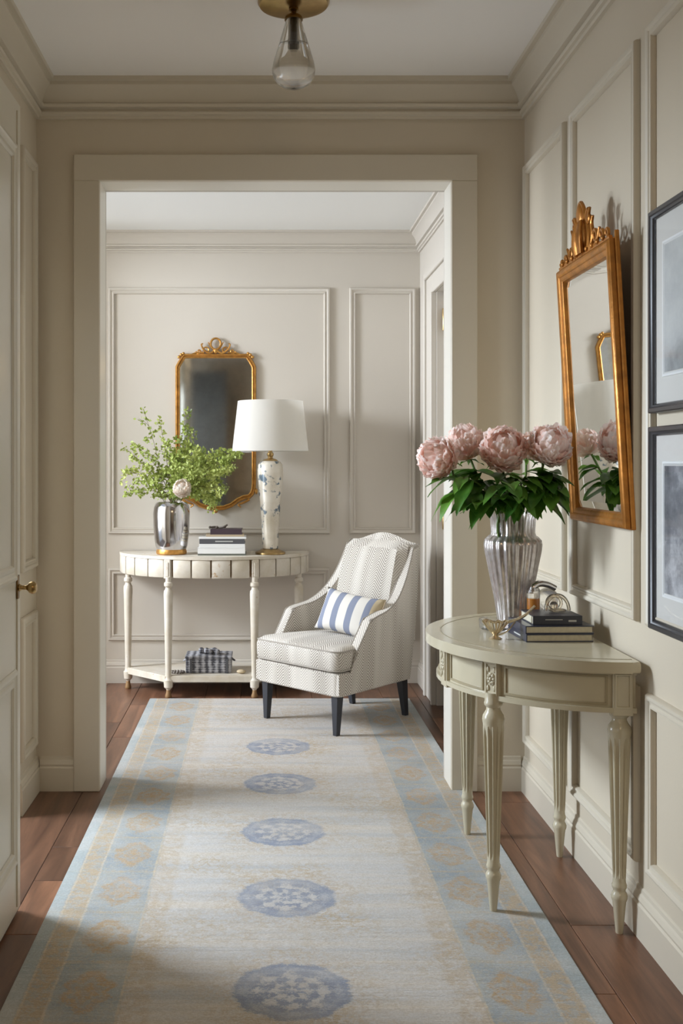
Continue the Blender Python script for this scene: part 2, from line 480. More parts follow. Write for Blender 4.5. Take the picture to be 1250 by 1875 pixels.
# ------------------------------------------------------------------ room shell
HX0, HX1, HY1, HZ = -0.90, 1.045, 4.355, 2.82       # hall
FX0, FX1, FY0, FY1, FZ = -1.5, 0.938, 4.50, 6.50, 2.68   # far room
RY0 = -2.6
OX0, OX1, OZ = -0.645, 0.750, 2.426                 # cased opening
T = 0.12

floor = struct(boxo('floor', SUB, None, -3.2, 2.0, RY0-0.2, 6.7, -0.08, -0.022))
# planks
random.seed(4)
pw = 0.1979
ends = {}
def plank_row(xa, xb, cuts):
    for a, b in zip(cuts, cuts[1:]):
        bm = bmesh.new(); box(bm, xa+0.0008, xb-0.0008, a+0.0008, b-0.0008, -0.022, 0.0, 0.0016, 1)
        finish('plank', bm, WOOD, floor)
for i in range(-4, 10):
    xa = -0.7135+(i-1)*pw; xb = xa+pw
    off = random.random()*1.1
    cuts = [0.9]
    y = 0.9+0.3+off
    while y < 6.45: cuts.append(y); y += 0.95+random.random()*0.5
    if i == 0: cuts = [0.9, 2.2, 3.05, 4.4, 5.5]
    if i == 1: cuts = [0.9, 1.75, 3.02, 3.41, 3.71, 5.2, 5.9]
    if i == 9: cuts = [0.9, 1.9, 3.08, 4.2, 5.6]
    if i == 8: cuts = [0.9, 1.6, 2.68, 3.85, 5.1, 6.1]
    cuts = [c for c in cuts if c < 6.45]+[6.50]
    plank_row(xa, xb, cuts)
struct(boxo('floor', simple('rear_floor', lin(84, 58, 44), 0.4, var=0.2, vscale=3), None, -2.2, 2.0, RY0, 0.9, -0.022, 0))

ceil = struct(boxo('ceiling', CEIL, None, -2.2, 2.0, RY0, HY1, HZ, HZ+0.1))
ceil2 = struct(boxo('ceiling', CEIL2, None, FX0-0.1, FX1+0.1, FY0, FY1, FZ, FZ+0.1))

def wall(name, mat, boxes):
    bm = bmesh.new()
    for b in boxes: box(bm, *b)
    return struct(finish(name, bm, mat))
# left wall of the hall has a tall opening to the side room, hidden behind the door leaf
WY0, WY1, WZ = 3.22, 4.03, 2.00
wl = wall('wall_left', PAINT, [(HX0-T, HX0, 0.4, WY0, 0, HZ), (HX0-T, HX0, WY1, HY1, 0, HZ), (HX0-T, HX0, WY0, WY1, WZ, HZ)])
wr = wall('wall_right', PAINT, [(HX1, HX1+T, RY0, HY1, 0, HZ)])
wo = wall('wall_opening', PAINT, [(-4.3, OX0-0.02, HY1, FY0, 0, HZ), (OX1+0.02, HX1+T, HY1, FY0, 0, HZ), (OX0-0.02, OX1+0.02, HY1, FY0, OZ+0.02, HZ)])  # left piece extended outdoors, unseen, to block far daylight from the side opening
wf = wall('wall_far', FARPAINT, [(FX0-0.1, FX1+0.15, FY1, FY1+T, 0, FZ+0.1)])
D0, D1, DZ = 4.95, 5.90, 2.23
wfr = wall('wall_far_right', FARPAINT, [(FX1, FX1+T, D1, FY1, 0, FZ), (FX1, FX1+T, FY0, D0, 0, FZ), (FX1, FX1+T, D0, D1, DZ, FZ)])
wfl = wall('wall_far_left', FARPAINT, [(FX0-0.1, FX0, FY0, 4.72, 0, FZ), (FX0-0.1, FX0, 6.12, FY1, 0, FZ), (FX0-0.1, FX0, 4.72, 6.12, 0, 0.15), (FX0-0.1, FX0, 4.72, 6.12, 2.5, FZ)])
wb = wall('wall_rear', PAINT, [(-2.2, 2.0, RY0-T, RY0, 0, HZ)])
wrl = wall('wall_rear_left', PAINT, [(-2.2-T, -2.2, RY0, 0.4, 0, HZ), (-2.2, HX0-T, 0.4, 0.4+T, 0, HZ)])
wcn = wall('wall_stub', PAINT, [(HX0, -0.735, 2.14, 2.26, 0, HZ)])

# mouldings on the hall walls (u = distance along Y, v = height)
def right_panel(y0, y1, z0, z1, s=1.0):
    bm = bmesh.new()
    frame_rings(bm, (HX1, 0, 0), (0, 1, 0), (0, 0, 1), (-1, 0, 0), y0, y1, z0, z1, scaled_prof(MOULD, s*0.95, s*1.15))
    finish('panel_moulding', bm, TRIM, wr, True)
for y0, y1 in ((3.745, 4.315), (3.02, 3.665), (2.05, 2.935), (1.1, 1.96)):
    right_panel(y0, y1, 0.865, 2.475); right_panel(y0, y1, 0.20, 0.685)
def left_panel(y0, y1, z0, z1):
    bm = bmesh.new()
    frame_rings(bm, (HX0, 0, 0), (0, 1, 0), (0, 0, 1), (1, 0, 0), y0, y1, z0, z1, MOULD)
    finish('panel_moulding', bm, TRIM, wl, True)
left_panel(4.06, 4.315, 0.895, 2.487); left_panel(4.06, 4.315, 0.19, 0.725)
left_panel(2.4, 3.15, 0.895, 2.487); left_panel(1.2, 2.05, 0.895, 2.487)
def far_panel(x0, x1, z0, z1):
    bm = bmesh.new()
    frame_rings(bm, (0, FY1, 0), (1, 0, 0), (0, 0, 1), (0, -1, 0), x0, x1, z0, z1, scaled_prof(MOULD, 0.92, 1.1))
    finish('panel_moulding', bm, FARPAINT, wf, True)
for x0, x1 in ((-0.915, 0.402), (0.518, 0.912)):
    far_panel(x0, x1, 0.887, 2.348); far_panel(x0, x1, 0.253, 0.683)
far_panel(-1.42, -1.03, 0.887, 2.348)
# panels on the rear wall (only seen in the mirror)
bm = bmesh.new()
for z0, z1 in ((0.9, 1.75), (1.85, 2.5)):
    frame_rings(bm, (0, RY0, 0), (1, 0, 0), (0, 0, 1), (0, 1, 0), -0.42, 0.6, z0, z1, scaled_prof(MOULD, 2, 2))
finish('panel_moulding', bm, TRIM, wb, True)

# crowns: inset rings round each room
CROWN = [(0, -0.146), (0.013, -0.146), (0.015, -0.136), (0.024, -0.132), (0.026, -0.122), (0.017, -0.118), (0.019, -0.110), (0.034, -0.105), (0.037, -0.094), (0.029, -0.089),
         (0.032, -0.078), (0.040, -0.060), (0.052, -0.042), (0.066, -0.028), (0.067, -0.016), (0.083, -0.014), (0.085, 0.0), (0, 0)]
def crown(name, x0, x1, y0, y1, z, mat, s=1.0):
    bm = bmesh.new(); rings = []
    for d, h in CROWN:
        d *= s; h *= s
        rings.append([bm.verts.new(p) for p in ((x0+d, y0+d, z+h), (x1-d, y0+d, z+h), (x1-d, y1-d, z+h), (x0+d, y1-d, z+h))])
    for a, b in zip(rings, rings[1:]):
        for i in range(4): bm.faces.new((a[i], a[(i+1) % 4], b[(i+1) % 4], b[i]))
    return struct(finish(name, bm, mat, None, True))
crown('trim_1', HX0, HX1, 0.55, HY1, HZ, TRIM)
crown('trim_2', FX0, FX1, FY0, FY1, FZ, FARPAINT, 0.84)

# baseboards (board + cap profile) along a straight run
BASE = [(0, 0), (0.016, 0), (0.016, 0.092), (0.012, 0.098), (0.014, 0.106), (0.010, 0.118), (0.006, 0.124), (0.005, 0.134), (0, 0.138)]
def base(name, p0, p1, n, mat):
    p0, p1, n = Vector(p0), Vector(p1), Vector(n); bm = bmesh.new()
    A = [bm.verts.new(p0+n*d+Vector((0, 0, h))) for d, h in BASE]; B = [bm.verts.new(p1+n*d+Vector((0, 0, h))) for d, h in BASE]
    for i in range(len(BASE)-1): bm.faces.new((A[i], A[i+1], B[i+1], B[i]))
    bm.faces.new(A); bm.faces.new(list(reversed(B)))
    return struct(finish(name, bm, mat))
base('baseboard_right', (HX1, 0.4, 0), (HX1, HY1, 0), (-1, 0, 0), TRIM)
base('baseboard_left', (HX0, WY1, 0), (HX0, HY1, 0), (1, 0, 0), TRIM)
base('baseboard_left', (HX0, 0.52, 0), (HX0, WY0, 0), (1, 0, 0), TRIM)
base('baseboard_opening', (HX0+0.016, HY1, 0), (OX0-0.104, HY1, 0), (0, -1, 0), TRIM)
base('baseboard_opening', (OX1+0.104, HY1, 0), (HX1-0.016, HY1, 0), (0, -1, 0), TRIM)
base('baseboard_far', (FX0, FY1, 0), (FX1, FY1, 0), (0, -1, 0), FARPAINT)
base('baseboard_far_right', (FX1, 6.16, 0), (FX1, FY1-0.016, 0), (-1, 0, 0), FARPAINT)

# cased opening: lining + flat architrave
tr = bpy.data.objects.new('trim_3', None); COL.objects.link(tr); struct(tr)
boxo('architrave', TRIM, tr, OX0-0.104, OX0, HY1-0.022, HY1, 0, OZ, 0.003)
boxo('architrave', TRIM, tr, OX1, OX1+0.104, HY1-0.022, HY1, 0, OZ, 0.003)
boxo('head_board', TRIM, tr, OX0-0.104, OX1+0.104, HY1-0.022, HY1, OZ, OZ+0.104, 0.003)
boxo('jamb_lining', JAMB, tr, OX0-0.02, OX0, HY1, FY0, 0, OZ, 0.001)
boxo('jamb_lining', JAMB, tr, OX1, OX1+0.02, HY1, FY0, 0, OZ, 0.001)
boxo('head_lining', JAMB, tr, OX0-0.02, OX1+0.02, HY1, FY0, OZ, OZ+0.02, 0.001)
boxo('architrave', FARPAINT, tr, OX0-0.104, OX0, FY0, FY0+0.022, 0, OZ, 0.003)
boxo('architrave', FARPAINT, tr, OX1, OX1+0.104, FY0, FY0+0.022, 0, OZ, 0.003)
boxo('head_board', FARPAINT, tr, OX0-0.104, OX1+0.104, FY0, FY0+0.022, OZ, OZ+0.104, 0.003)
# lining of the side opening
tr2 = bpy.data.objects.new('trim_4', None); COL.objects.link(tr2); struct(tr2)
boxo('jamb_lining', TRIM, tr2, HX0-T, HX0, WY0, WY0+0.02, 0, WZ); boxo('jamb_lining', TRIM, tr2, HX0-T, HX0, WY1-0.02, WY1, 0, WZ)
boxo('head_lining', TRIM, tr2, HX0-T, HX0, WY0, WY1, WZ-0.02, WZ)

# far door in the right wall of the far room
dr = bpy.data.objects.new('door_2', None); COL.objects.link(dr); struct(dr)
leaf = boxo('door_leaf', FARPAINT, dr, FX1+0.045, FX1+0.085, D0+0.02, D1-0.02, 0.008, DZ-0.02)
bm = bmesh.new(); frame_rings(bm, (FX1+0.045, 0, 0), (0, 1, 0), (0, 0, 1), (-1, 0, 0), D0+0.14, D1-0.14, 1.05, DZ-0.14, scaled_prof(MOULD, 0.8)); finish('leaf_moulding', bm, FARPAINT, leaf, True)
bm = bmesh.new(); frame_rings(bm, (FX1+0.045, 0, 0), (0, 1, 0), (0, 0, 1), (-1, 0, 0), D0+0.14, D1-0.14, 0.2, 0.9, scaled_prof(MOULD, 0.8)); finish('leaf_moulding', bm, FARPAINT, leaf, True)
def cprof(name, y0, y1, z0, z1):
    bm = bmesh.new()
    box(bm, FX1-0.020, FX1, y0, y1, z0, z1, 0.003)
    return finish(name, bm, FARPAINT, dr)
cprof('casing', D1, D1+0.215, 0, DZ+0.10); cprof('casing', D0-0.1, D0, 0, DZ+0.10); cprof('casing', D0, D1, DZ, DZ+0.10)
boxo('casing_bead', FARPAINT, dr, FX1-0.034, FX1-0.0, D1+0.215, D1+0.25, 0, DZ+0.135, 0.004)
boxo('casing_bead', FARPAINT, dr, FX1-0.034, FX1-0.0, D0-0.1, D1+0.215, DZ+0.10, DZ+0.135, 0.004)
boxo('casing_bead', FARPAINT, dr, FX1-0.030, FX1-0.0, D1-0.012, D1+0.008, 0, DZ, 0.003)
boxo('door_stop', FARPAINT, dr, FX1, FX1+0.045, D1-0.02, D1, 0, DZ, 0.001)
for z in (2.075, 1.01, 0.22):
    h = latheo('hinge', [(0.007, z-0.06), (0.009, z-0.055), (0.009, z+0.055), (0.007, z+0.06)], BRASS, dr, 10, FX1+0.034, D1-0.055)
    boxo('hinge_leaf', BRASS, h, FX1+0.040, FX1+0.044, D1-0.09, D1-0.022, z-0.055, z+0.055)

# open door leaf in the left foreground, parallel to the left wall
dl = bpy.data.objects.new('door_1', None); COL.objects.link(dl); struct(dl)
dl.location = (-0.705, 2.27, 0)
DW, DH, DT = 0.915, 2.345, 0.044
leaf = boxo('door_leaf', DOORP, dl, -DT, 0, 0, DW, 0.012, DH, 0.0025)
for z0, z1 in ((0.965, 2.215), (0.155, 0.715)):
    for face, n in ((0.0, 1), (-DT, -1)):
        bm = bmesh.new()
        frame_rings(bm, (face, 0, 0), (0, 1, 0), (0, 0, 1), (n, 0, 0), 0.11, DW-0.065, z0, z1,
                    [(0, 0), (0.0, 0.002), (0.006, 0.008), (0.014, 0.009), (0.02, 0.004), (0.028, 0.001), (0.034, 0.006), (0.044, 0.007), (0.048, 0.002), (0.05, 0.0006)])
        finish('leaf_moulding', bm, DOORP, leaf, True)
bm = bmesh.new()
box(bm, 0, 0.004, DW-0.052, DW-0.049, 0.03, DH-0.03); finish('leaf_bead', bm, DOORP, leaf)
kz, ky = 0.945, DW-0.042
bm = bmesh.new(); box(bm, 0.0, 0.005, ky-0.014, ky+0.014, kz-0.032, kz+0.036, 0.004, 2)
rose = finish('knob_plate', bm, DKBRASS, dl, True)
bm = bmesh.new()
prof = [(0.010, 0.003), (0.011, 0.008), (0.0065, 0.014), (0.0062, 0.026), (0.009, 0.030), (0.016, 0.036), (0.0185, 0.043), (0.018, 0.050), (0.013, 0.056), (0.003, 0.058)]
lathe(bm, prof, 20)
bmesh.ops.transform(bm, matrix=Matrix.Translation((0, ky, kz)) @ Matrix.Rotation(PI/2, 4, 'Y'), verts=bm.verts)
finish('door_knob', bm, BRASS, dl, True)
for z in (0.25, 1.2, 2.1):
    boxo('hinge', BRASS, dl, -DT-0.004, -DT+0.012, -0.008, 0.0, z-0.05, z+0.05, 0.002)

# curtains behind the camera (mirror view)
def curtain(x0, x1, y, lab):
    bm = bmesh.new(); n = 60; rows = []
    for j, z in enumerate((0.03, 1.3, 2.6)):
        rows.append([bm.verts.new((x0+(x1-x0)*i/n, y+0.03*math.sin(i*0.85+j*0.25)+0.012*math.sin(i*2.3), z)) for i in range(n+1)])
    for a, b in zip(rows, rows[1:]):
        for i in range(n): bm.faces.new((a[i], a[i+1], b[i+1], b[i]))
    o = finish('curtain', bm, CURT, None, 'all')
    sm = o.modifiers.new('thick', 'SOLIDIFY'); sm.thickness = 0.003
    tag(o, lab, 'curtain')
curtain(-0.98, -0.50, RY0+0.25, 'grey floor-length curtain seen only in the far gilt mirror')

# ------------------------------------------------------------------ rug
RX, RY = 0.095, 2.0
def rug():
    x0, x1, y0, y1, z = -0.62-RX, 0.812-RX, 0.0, 6.03-RY, 0.008
    nA, nB = HY1-0.026-RY, FY0+0.026-RY; nx = OX1-0.003-RX
    lx = max(x0, OX0+0.003-RX)
    pts = [(x0, y0), (x1, y0), (x1, nA), (nx, nA+0.01), (nx, nB-0.01), (x1, nB), (x1, y1), (x0, y1)]
    bm = bmesh.new()
    b = [bm.verts.new((p[0], p[1], 0.0006)) for p in pts]; t = [bm.verts.new((p[0], p[1], z)) for p in pts]
    bm.faces.new(t); bm.faces.new(list(reversed(b)))
    for i in range(len(pts)): bm.faces.new((b[i], b[(i+1) % len(pts)], t[(i+1) % len(pts)], t[i]))
    bmesh.ops.bevel(bm, geom=[e for e in bm.edges if all(v.co.z > 0.005 for v in e.verts)], offset=0.003, segments=2, affect='EDGES')
    o = finish('runner_rug', bm, RUG, None, 'angle')
    o.location = (RX, RY, 0)
    tag(o, 'faded pale blue and beige runner rug with five blue medallions on the dark wood floor', 'rug')
rug()
RZ = 0.008

# ------------------------------------------------------------------ console table in the far room
CX, CY, CA, CB = -0.283, 6.478, 0.560, 0.452      # ellipse centre at the wall
def ell(a, b, t): return (CX+a*math.cos(t), CY-b*math.sin(t))
ct = thing('console_table', 'worn cream half-moon console table with a scalloped apron against the far wall', 'table', (0, 0, 0))
def slab(name, a, b, z0, z1, mat, parent, bev=0.004, n=48, cx=CX, cy=CY, swap=False):
    bm = bmesh.new(); pts = []
    for i in range(n+1):
        t = PI*i/n
        pts.append((cx-a*math.sin(t), cy+b*math.cos(t)) if swap else (cx+a*math.cos(t), cy-b*math.sin(t)))
    bo = [bm.verts.new((p[0], p[1], z0)) for p in pts]; to = [bm.verts.new((p[0], p[1], z1)) for p in pts]
    ft = bm.faces.new(to); fb = bm.faces.new(list(reversed(bo)))
    for i in range(len(pts)): bm.faces.new((bo[i], bo[(i+1) % len(pts)], to[(i+1) % len(pts)], to[i]))
    if bev: bmesh.ops.bevel(bm, geom=list(ft.edges)+list(fb.edges), offset=bev, segments=3, affect='EDGES')
    return finish(name, bm, mat, parent, True)
slab('tabletop', CA, CB, 0.770, 0.787, WORN, ct)
slab('apron_core', CA-0.030, CB-0.030, 0.672, 0.770, SEAM, ct, 0)
angs = []
for dx in (-0.56, -0.545, -0.525, -0.49, -0.445, -0.385, -0.31): angs.append(math.acos(dx/0.56) if dx > -0.56 else PI)
def apron_seg(t0, t1, parent):
    bm = bmesh.new(); n = 5; g = 0.0042/0.5; rows = []
    t0 += g; t1 -= g
    for i in range(n+1):
        f = i/n; t = t0+(t1-t0)*f; bul = 0.006*math.sin(PI*f)**0.5 if 0 < f < 1 else 0
        row = []
        for rr, z in ((-0.03, 0.674), (-0.012+bul, 0.668), (-0.008+bul, 0.674), (-0.008+bul, 0.764), (-0.012+bul, 0.7695), (-0.03, 0.7695)):
            x, y = ell(CA+rr, CB+rr, t); row.append(bm.verts.new((x, y, z)))
        rows.append(row)
    for a, b in zip(rows, rows[1:]):
        for i in range(5): bm.faces.new((a[i], a[i+1], b[i+1], b[i]))
    bm.faces.new(rows[0]); bm.faces.new(list(reversed(rows[-1])))
    finish('apron_block', bm, WORN, parent, True)
tl = math.acos(-0.245/0.56); trr = PI-tl
seams_mid = [trr+0.05+(tl-trr-0.10)*i/4 for i in range(5)]
for a, b in zip(seams_mid, seams_mid[1:]): apron_seg(a, b, ct)
side = [0.0, 0.21, 0.42, 0.64, 0.86, trr-0.05]
for a, b in zip(side, side[1:]): apron_seg(a, b, ct); apron_seg(PI-b, PI-a, ct)
def console_leg(x, y, parent, z0=0.0, fz=0.66):
    bm = bmesh.new()
    H = 0.672-z0
    prof = [(0.013, 0), (0.017, 0.004), (0.018, 0.012), (0.012, 0.03), (0.011, 0.045), (0.015, 0.052), (0.024, 0.060), (0.026, 0.085), (0.027, 0.10), (0.020, 0.107), (0.018, 0.118),
            (0.017, 0.15), (0.019, 0.25), (0.0245, 0.52), (0.0262, 0.575), (0.025, 0.595), (0.018, 0.604), (0.016, 0.615), (0.024, 0.624), (0.024, 0.640), (0.016, 0.646), (0.016, 0.672)]
    prof = [(r, z0+z*H/0.672) for r, z in prof]
    lathe(bm, prof, 18, x, y)
    l = finish('leg', bm, WORN, parent, True)
    bm = bmesh.new(); lathe(bm, [(r+0.0008, z) for r, z in prof[:5]], 16, x, y); finish('foot', bm, SEAM, l, True)
    return l
LEGS = [(-0.522, 6.075), (-0.043, 6.075), (-0.777, 6.33), (0.212, 6.33)]
for x, y in LEGS: console_leg(x, y, ct)
for (x, y), t in ((LEGS[0], tl), (LEGS[1], trr)):
    ex, ey = ell(CA-0.006, CB-0.006, t)
    bm = bmesh.new(); box(bm, -0.020, 0.020, -0.016, 0.03, 0.662, 0.7695, 0.004)
    box(bm, -0.009, 0.009, -0.020, -0.014, 0.675, 0.755, 0.002)
    bmesh.ops.transform(bm, matrix=Matrix.Translation((ex, ey+0.008, 0)) @ Matrix.Rotation(-(t-PI/2)*0.6, 4, 'Z'), verts=bm.verts)
    finish('corner_block', bm, WORN, ct)
# lower shelf
bm = bmesh.new()
sp = [(-0.80, 6.47), (-0.795, 6.325), (-0.54, 6.062), (-0.025, 6.062), (0.23, 6.325), (0.235, 6.47)]
lo = [bm.verts.new((x, y, 0.090)) for x, y in sp]; hi = [bm.verts.new((x, y, 0.125)) for x, y in sp]
ft = bm.faces.new(hi); bm.faces.new(list(reversed(lo)))
for i in range(6): bm.faces.new((lo[i], lo[(i+1) % 6], hi[(i+1) % 6], hi[i]))
bmesh.ops.bevel(bm, geom=list(ft.edges), offset=0.004, segments=2, affect='EDGES')
finish('shelf', bm, WORN, ct)
TZ = 0.787

# silver vase on the console
VX, VY = -0.518, 6.235
va = thing('silver_vase', 'shiny silver barrel vase with a gold base on the left of the console table', 'vase', (VX, VY, TZ))
latheo('body', [(0.084, 0.030), (0.092, 0.05), (0.099, 0.10), (0.104, 0.17), (0.105, 0.235), (0.101, 0.268), (0.092, 0.289), (0.083, 0.297), (0.079, 0.295), (0.074, 0.20), (0.07, 0.18)], SILVER, va, 48)
latheo('base_ring', [(0.080, 0.0), (0.086, 0.004), (0.088, 0.016), (0.083, 0.030), (0.06, 0.0305)], GOLD, va, 40)

# leafy branches
def branch(tip, seed, dens=1.0, twigs=7, label=''):
    rnd = random.Random(seed)
    R = Vector((VX+rnd.uniform(-0.03, 0.03), VY+rnd.uniform(-0.03, 0.03), TZ+0.24))
    tip = Vector(tip)
    mid = R.lerp(tip, 0.5)+Vector((0, rnd.uniform(-0.02, 0.02), 0.05+0.08*abs(tip.x-R.x)))
    top = R+Vector(((tip.x-R.x)*0.12, (tip.y-R.y)*0.12, 0.075))
    path = smoothpath([R, top, mid, tip], 7)
    root = thing('leafy_branch', '', 'branch', (0, 0, 0), group='light green sprigs in the silver vase')
    bm = bmesh.new(); tube(bm, path, lambda f: 0.0024-0.0014*f, 5)
    lb = bmesh.new(); fol = []
    def leaves(pts, cnt):
        for _ in range(cnt):
            p = pts[rnd.randrange(len(pts))]+Vector((rnd.gauss(0, 0.008), rnd.gauss(0, 0.008), rnd.gauss(0, 0.008)))
            if p.y > 6.46: p.y = 6.46-rnd.random()*0.03
            d = Vector((rnd.gauss(0, 1), rnd.gauss(0, 0.7), rnd.gauss(0.1, 0.9))).normalized()
            n = Vector((rnd.gauss(0, 0.7), -1, rnd.gauss(0.3, 0.7))).normalized()
            s = d.cross(n).normalized(); L = rnd.uniform(0.015, 0.027); Wd = L*0.36
            n = s.cross(d).normalized()
            q = [p, p+d*L*0.45+s*Wd+n*0.003, p+d*L, p+d*L*0.45-s*Wd+n*0.003, p+d*L*0.5]
            v = [lb.verts.new(c) for c in q]
            lb.faces.new((v[0], v[1], v[4])); lb.faces.new((v[1], v[2], v[4])); lb.faces.new((v[2], v[3], v[4])); lb.faces.new((v[3], v[0], v[4]))
    leaves(path[8:], int(22*dens)); leaves(path[-6:], int(14*dens))
    for k in range(twigs):
        i = rnd.randrange(9, len(path)-2); p = path[i]
        d = (path[i+1]-path[i]).normalized()+Vector((rnd.gauss(0, 0.8), rnd.gauss(0, 0.5), rnd.gauss(0.2, 0.6)))
        L = rnd.uniform(0.04, 0.09); d.normalize()
        e = p+d*L; e.y = min(e.y, 6.455)
        tw = [p, p.lerp(e, 0.5)+Vector((0, 0, 0.006)), e]
        tube(bm, tw, lambda f: 0.0012-0.0006*f, 4)
        leaves([p.lerp(e, f) for f in (0.4, 0.6, 0.8, 0.95, 1.0)], int(14*dens))
    finish('stem', bm, TWIG, root)
    lf = finish('leaves', lb, SPRIG, root); lf['kind'] = 'stuff'
    root['label'] = label
def P(px, py, Y): return ((px-480)*Y/2000, Y, 1.3-(py-850)*Y/2000)
tips = [(262, 748, 6.28), (292, 768, 6.30), (228, 820, 6.22), (246, 812, 6.30), (224, 862, 6.20), (232, 905, 6.15), (340, 752, 6.32), (352, 790, 6.3), (362, 825, 6.2),
        (385, 830, 6.28), (410, 828, 6.22), (438, 832, 6.20), (420, 862, 6.15), (405, 895, 6.12), (388, 915, 6.15), (300, 800, 6.35), (318, 850, 6.15), (372, 872, 6.1), (250, 880, 6.32), (345, 870, 6.1)]
wh = ['reaching highest on the left side', 'tall, just right of the highest left one', 'reaching the far left at mid height', 'leaning left just inside the mid-height leftmost one',
      'farthest left, a little above the drooping one', 'drooping lowest at the left', 'reaching highest in front of the gilt mirror', 'second highest in front of the mirror glass',
      'third highest over the mirror glass', 'upright in front of the middle of the mirror', 'leaning right towards the lamp shade', 'farthest right, just under the lamp shade edge',
      'spreading right at mid height below the lamp shade', 'low on the right in front of the mirror', 'lowest on the right above the mirror foot', 'upright just left of the mirror frame',
      'short, right above the vase mouth', 'forward leaning in the dense right-hand mass', 'low left, between the drooping one and the vase', 'short and dense behind the ivory rose']
for i, (a, b, Y) in enumerate(tips):
    branch(P(a, b, Y), 100+i, 1.5 if a > 340 else 0.95, 11 if a > 340 else 8, 'green sprig in the silver vase, '+wh[i])

# ------------------------------------------------------------------ flowers
def bloom(parent, c, axis, R, mats, seed, layers=8):
    """globe of many small ruffled petals; parent-space coordinates"""
    rnd = random.Random(seed); q = Vector(axis).normalized().to_track_quat('Z', 'Y').to_matrix()
    c = Vector(c); bm = bmesh.new()
    sphere(bm, c, R*0.70, 1, 1, 1, 16, 10)
    core = finish('bloom', bm, mats[0], parent, True)
    cnts = [9, 12, 14, 15, 14, 12, 9, 6, 3]
    for L in range(9 if layers > 6 else 7):
        f = L/8; cnt = cnts[L]
        tipth = math.radians(118-f*108)
        rad = R*(1.0-0.06*f)
        for kx in range(cnt):
            ph = 2*PI*(kx+0.5*(L % 2)+rnd.uniform(-0.3, 0.3))/cnt
            t1 = tipth+rnd.uniform(-0.17, 0.17); t0 = min(math.radians(174), t1+math.radians(40 if f > 0.2 else 52))
            rj = rad*rnd.uniform(0.93, 1.05); wid = R*rnd.uniform(0.30, 0.44)*(1.15 if f < 0.2 else 0.95)
            curl = rnd.uniform(-0.04, 0.16); fr = rnd.uniform(4.5, 7.5)
            bm = bmesh.new(); rows = []; nu, nv = 9, 6; sd = rnd.random()*50
            for j in range(nv):
                fj = j/(nv-1); th = t0+(t1-t0)*fj; row = []
                w = wid*(0.5+0.5*math.sin(PI*min(1, 0.15+fj*0.55)))
                for i in range(nu):
                    fi = i/(nu-1)*2-1
                    thh = th+(0.16*fi*fi-0.10*abs(noise.noise((fi*2.9, sd, 1)))-0.02*math.cos(fi*fr*1.7+sd))*fj
                    rr = rj*(0.80+0.17*fj+curl*fj**3+0.055*fj*fj*math.sin(fi*fr+sd)+0.05*fj*noise.noise((fi*2, fj*2, sd))-0.05*fi*fi*(1-fj))
                    a = ph+fi*w/max(0.30*R, math.sin(thh)*R)
                    row.append(bm.verts.new(c+q @ (Vector((math.sin(thh)*math.cos(a), math.sin(thh)*math.sin(a), math.cos(thh)))*rr)))
                rows.append(row)
            for a_, b_ in zip(rows, rows[1:]):
                for i in range(nu-1): bm.faces.new((a_[i], a_[i+1], b_[i+1], b_[i]))
            finish('petal', bm, mats[1] if rnd.random() < 0.5 else mats[0], core, 'all')

def peony_leaf(parent, base_, d, up, L, W, droop, seed):
    rnd = random.Random(seed); d = Vector(d).normalized(); up = Vector(up)
    s = d.cross(up).normalized(); n = s.cross(d).normalized(); base_ = Vector(base_)
    bm = bmesh.new(); rows = []; N = 9
    for j in range(N):
        f = j/(N-1); w = W*(math.sin(PI*f**0.8)**0.9 if 0 < f < 1 else 0.02)
        p = base_+d*L*f*(1-0.15*droop*f)-Vector((0, 0, 1))*droop*L*f*f*0.55
        row = []
        for i in range(5):
            g = (i-2)/2
            row.append(bm.verts.new(p+s*w*g+n*(abs(g)*w*0.35+0.003*math.sin(f*9+seed)*abs(g))))
        rows.append(row)
    for a, b in zip(rows, rows[1:]):
        for i in range(4): bm.faces.new((a[i], a[i+1], b[i+1], b[i]))
    return finish('leaf', bm, LEAF, parent, 'all')

# small ivory rose in the far vase
rs = thing('ivory_rose', 'ivory rose blossom at the mouth of the silver vase', 'flower')
rc = P(333, 894, 6.07)
bm = bmesh.new(); tube(bm, smoothpath([(VX+0.01, VY-0.02, TZ+0.25), (VX+0.02, VY-0.06, TZ+0.33), (rc[0], rc[1]+0.02, rc[2]-0.02)], 5), 0.0025, 6); finish('stem', bm, STEM, rs)
bloom(rs, rc, (-0.1, -0.7, 0.6), 0.050, (IVORY, IVORY), 5, 6)

# ------------------------------------------------------------------ books and knick-knacks on the console
def book(name_label, x, y, z, w, d, h, rz, cover, group=None, letter=False, page=PAPER, spine='front'):
    """spine along the local -y side"""
    b = thing('book', name_label, 'book', (x, y, z), (0, 0, rz), group)
    t = min(0.0035, h*0.15)
    bm = bmesh.new()
    box(bm, -w/2, w/2, -d/2, d/2, 0, t, 0.0006); box(bm, -w/2, w/2, -d/2, d/2, h-t, h, 0.0006); box(bm, -w/2, w/2, -d/2, -d/2+t, t*0.5, h-t*0.5, 0.0006)
    cv = finish('cover', bm, cover, b)
    boxo('pages', page, b, -w/2+0.004, w/2-0.004, -d/2+t, d/2-0.004, t, h-t)
    if letter: boxo('lettering', LETTER, cv, -w*0.15, w*0.24, -d/2-0.0006, -d/2+0.0004, h*0.40, h*0.62)
    return b
bx, by = -0.227, 6.235
book('thin grey-green book at the bottom of the console stack', bx, by, TZ, 0.270, 0.20, 0.010, 0, simple('sage_cover', lin(110, 116, 108), 0.5))
book('thick white book in the console stack, second from the bottom', bx-0.002, by-0.004, TZ+0.010, 0.266, 0.20, 0.035, 0, WHITEB, page=WHITEB)
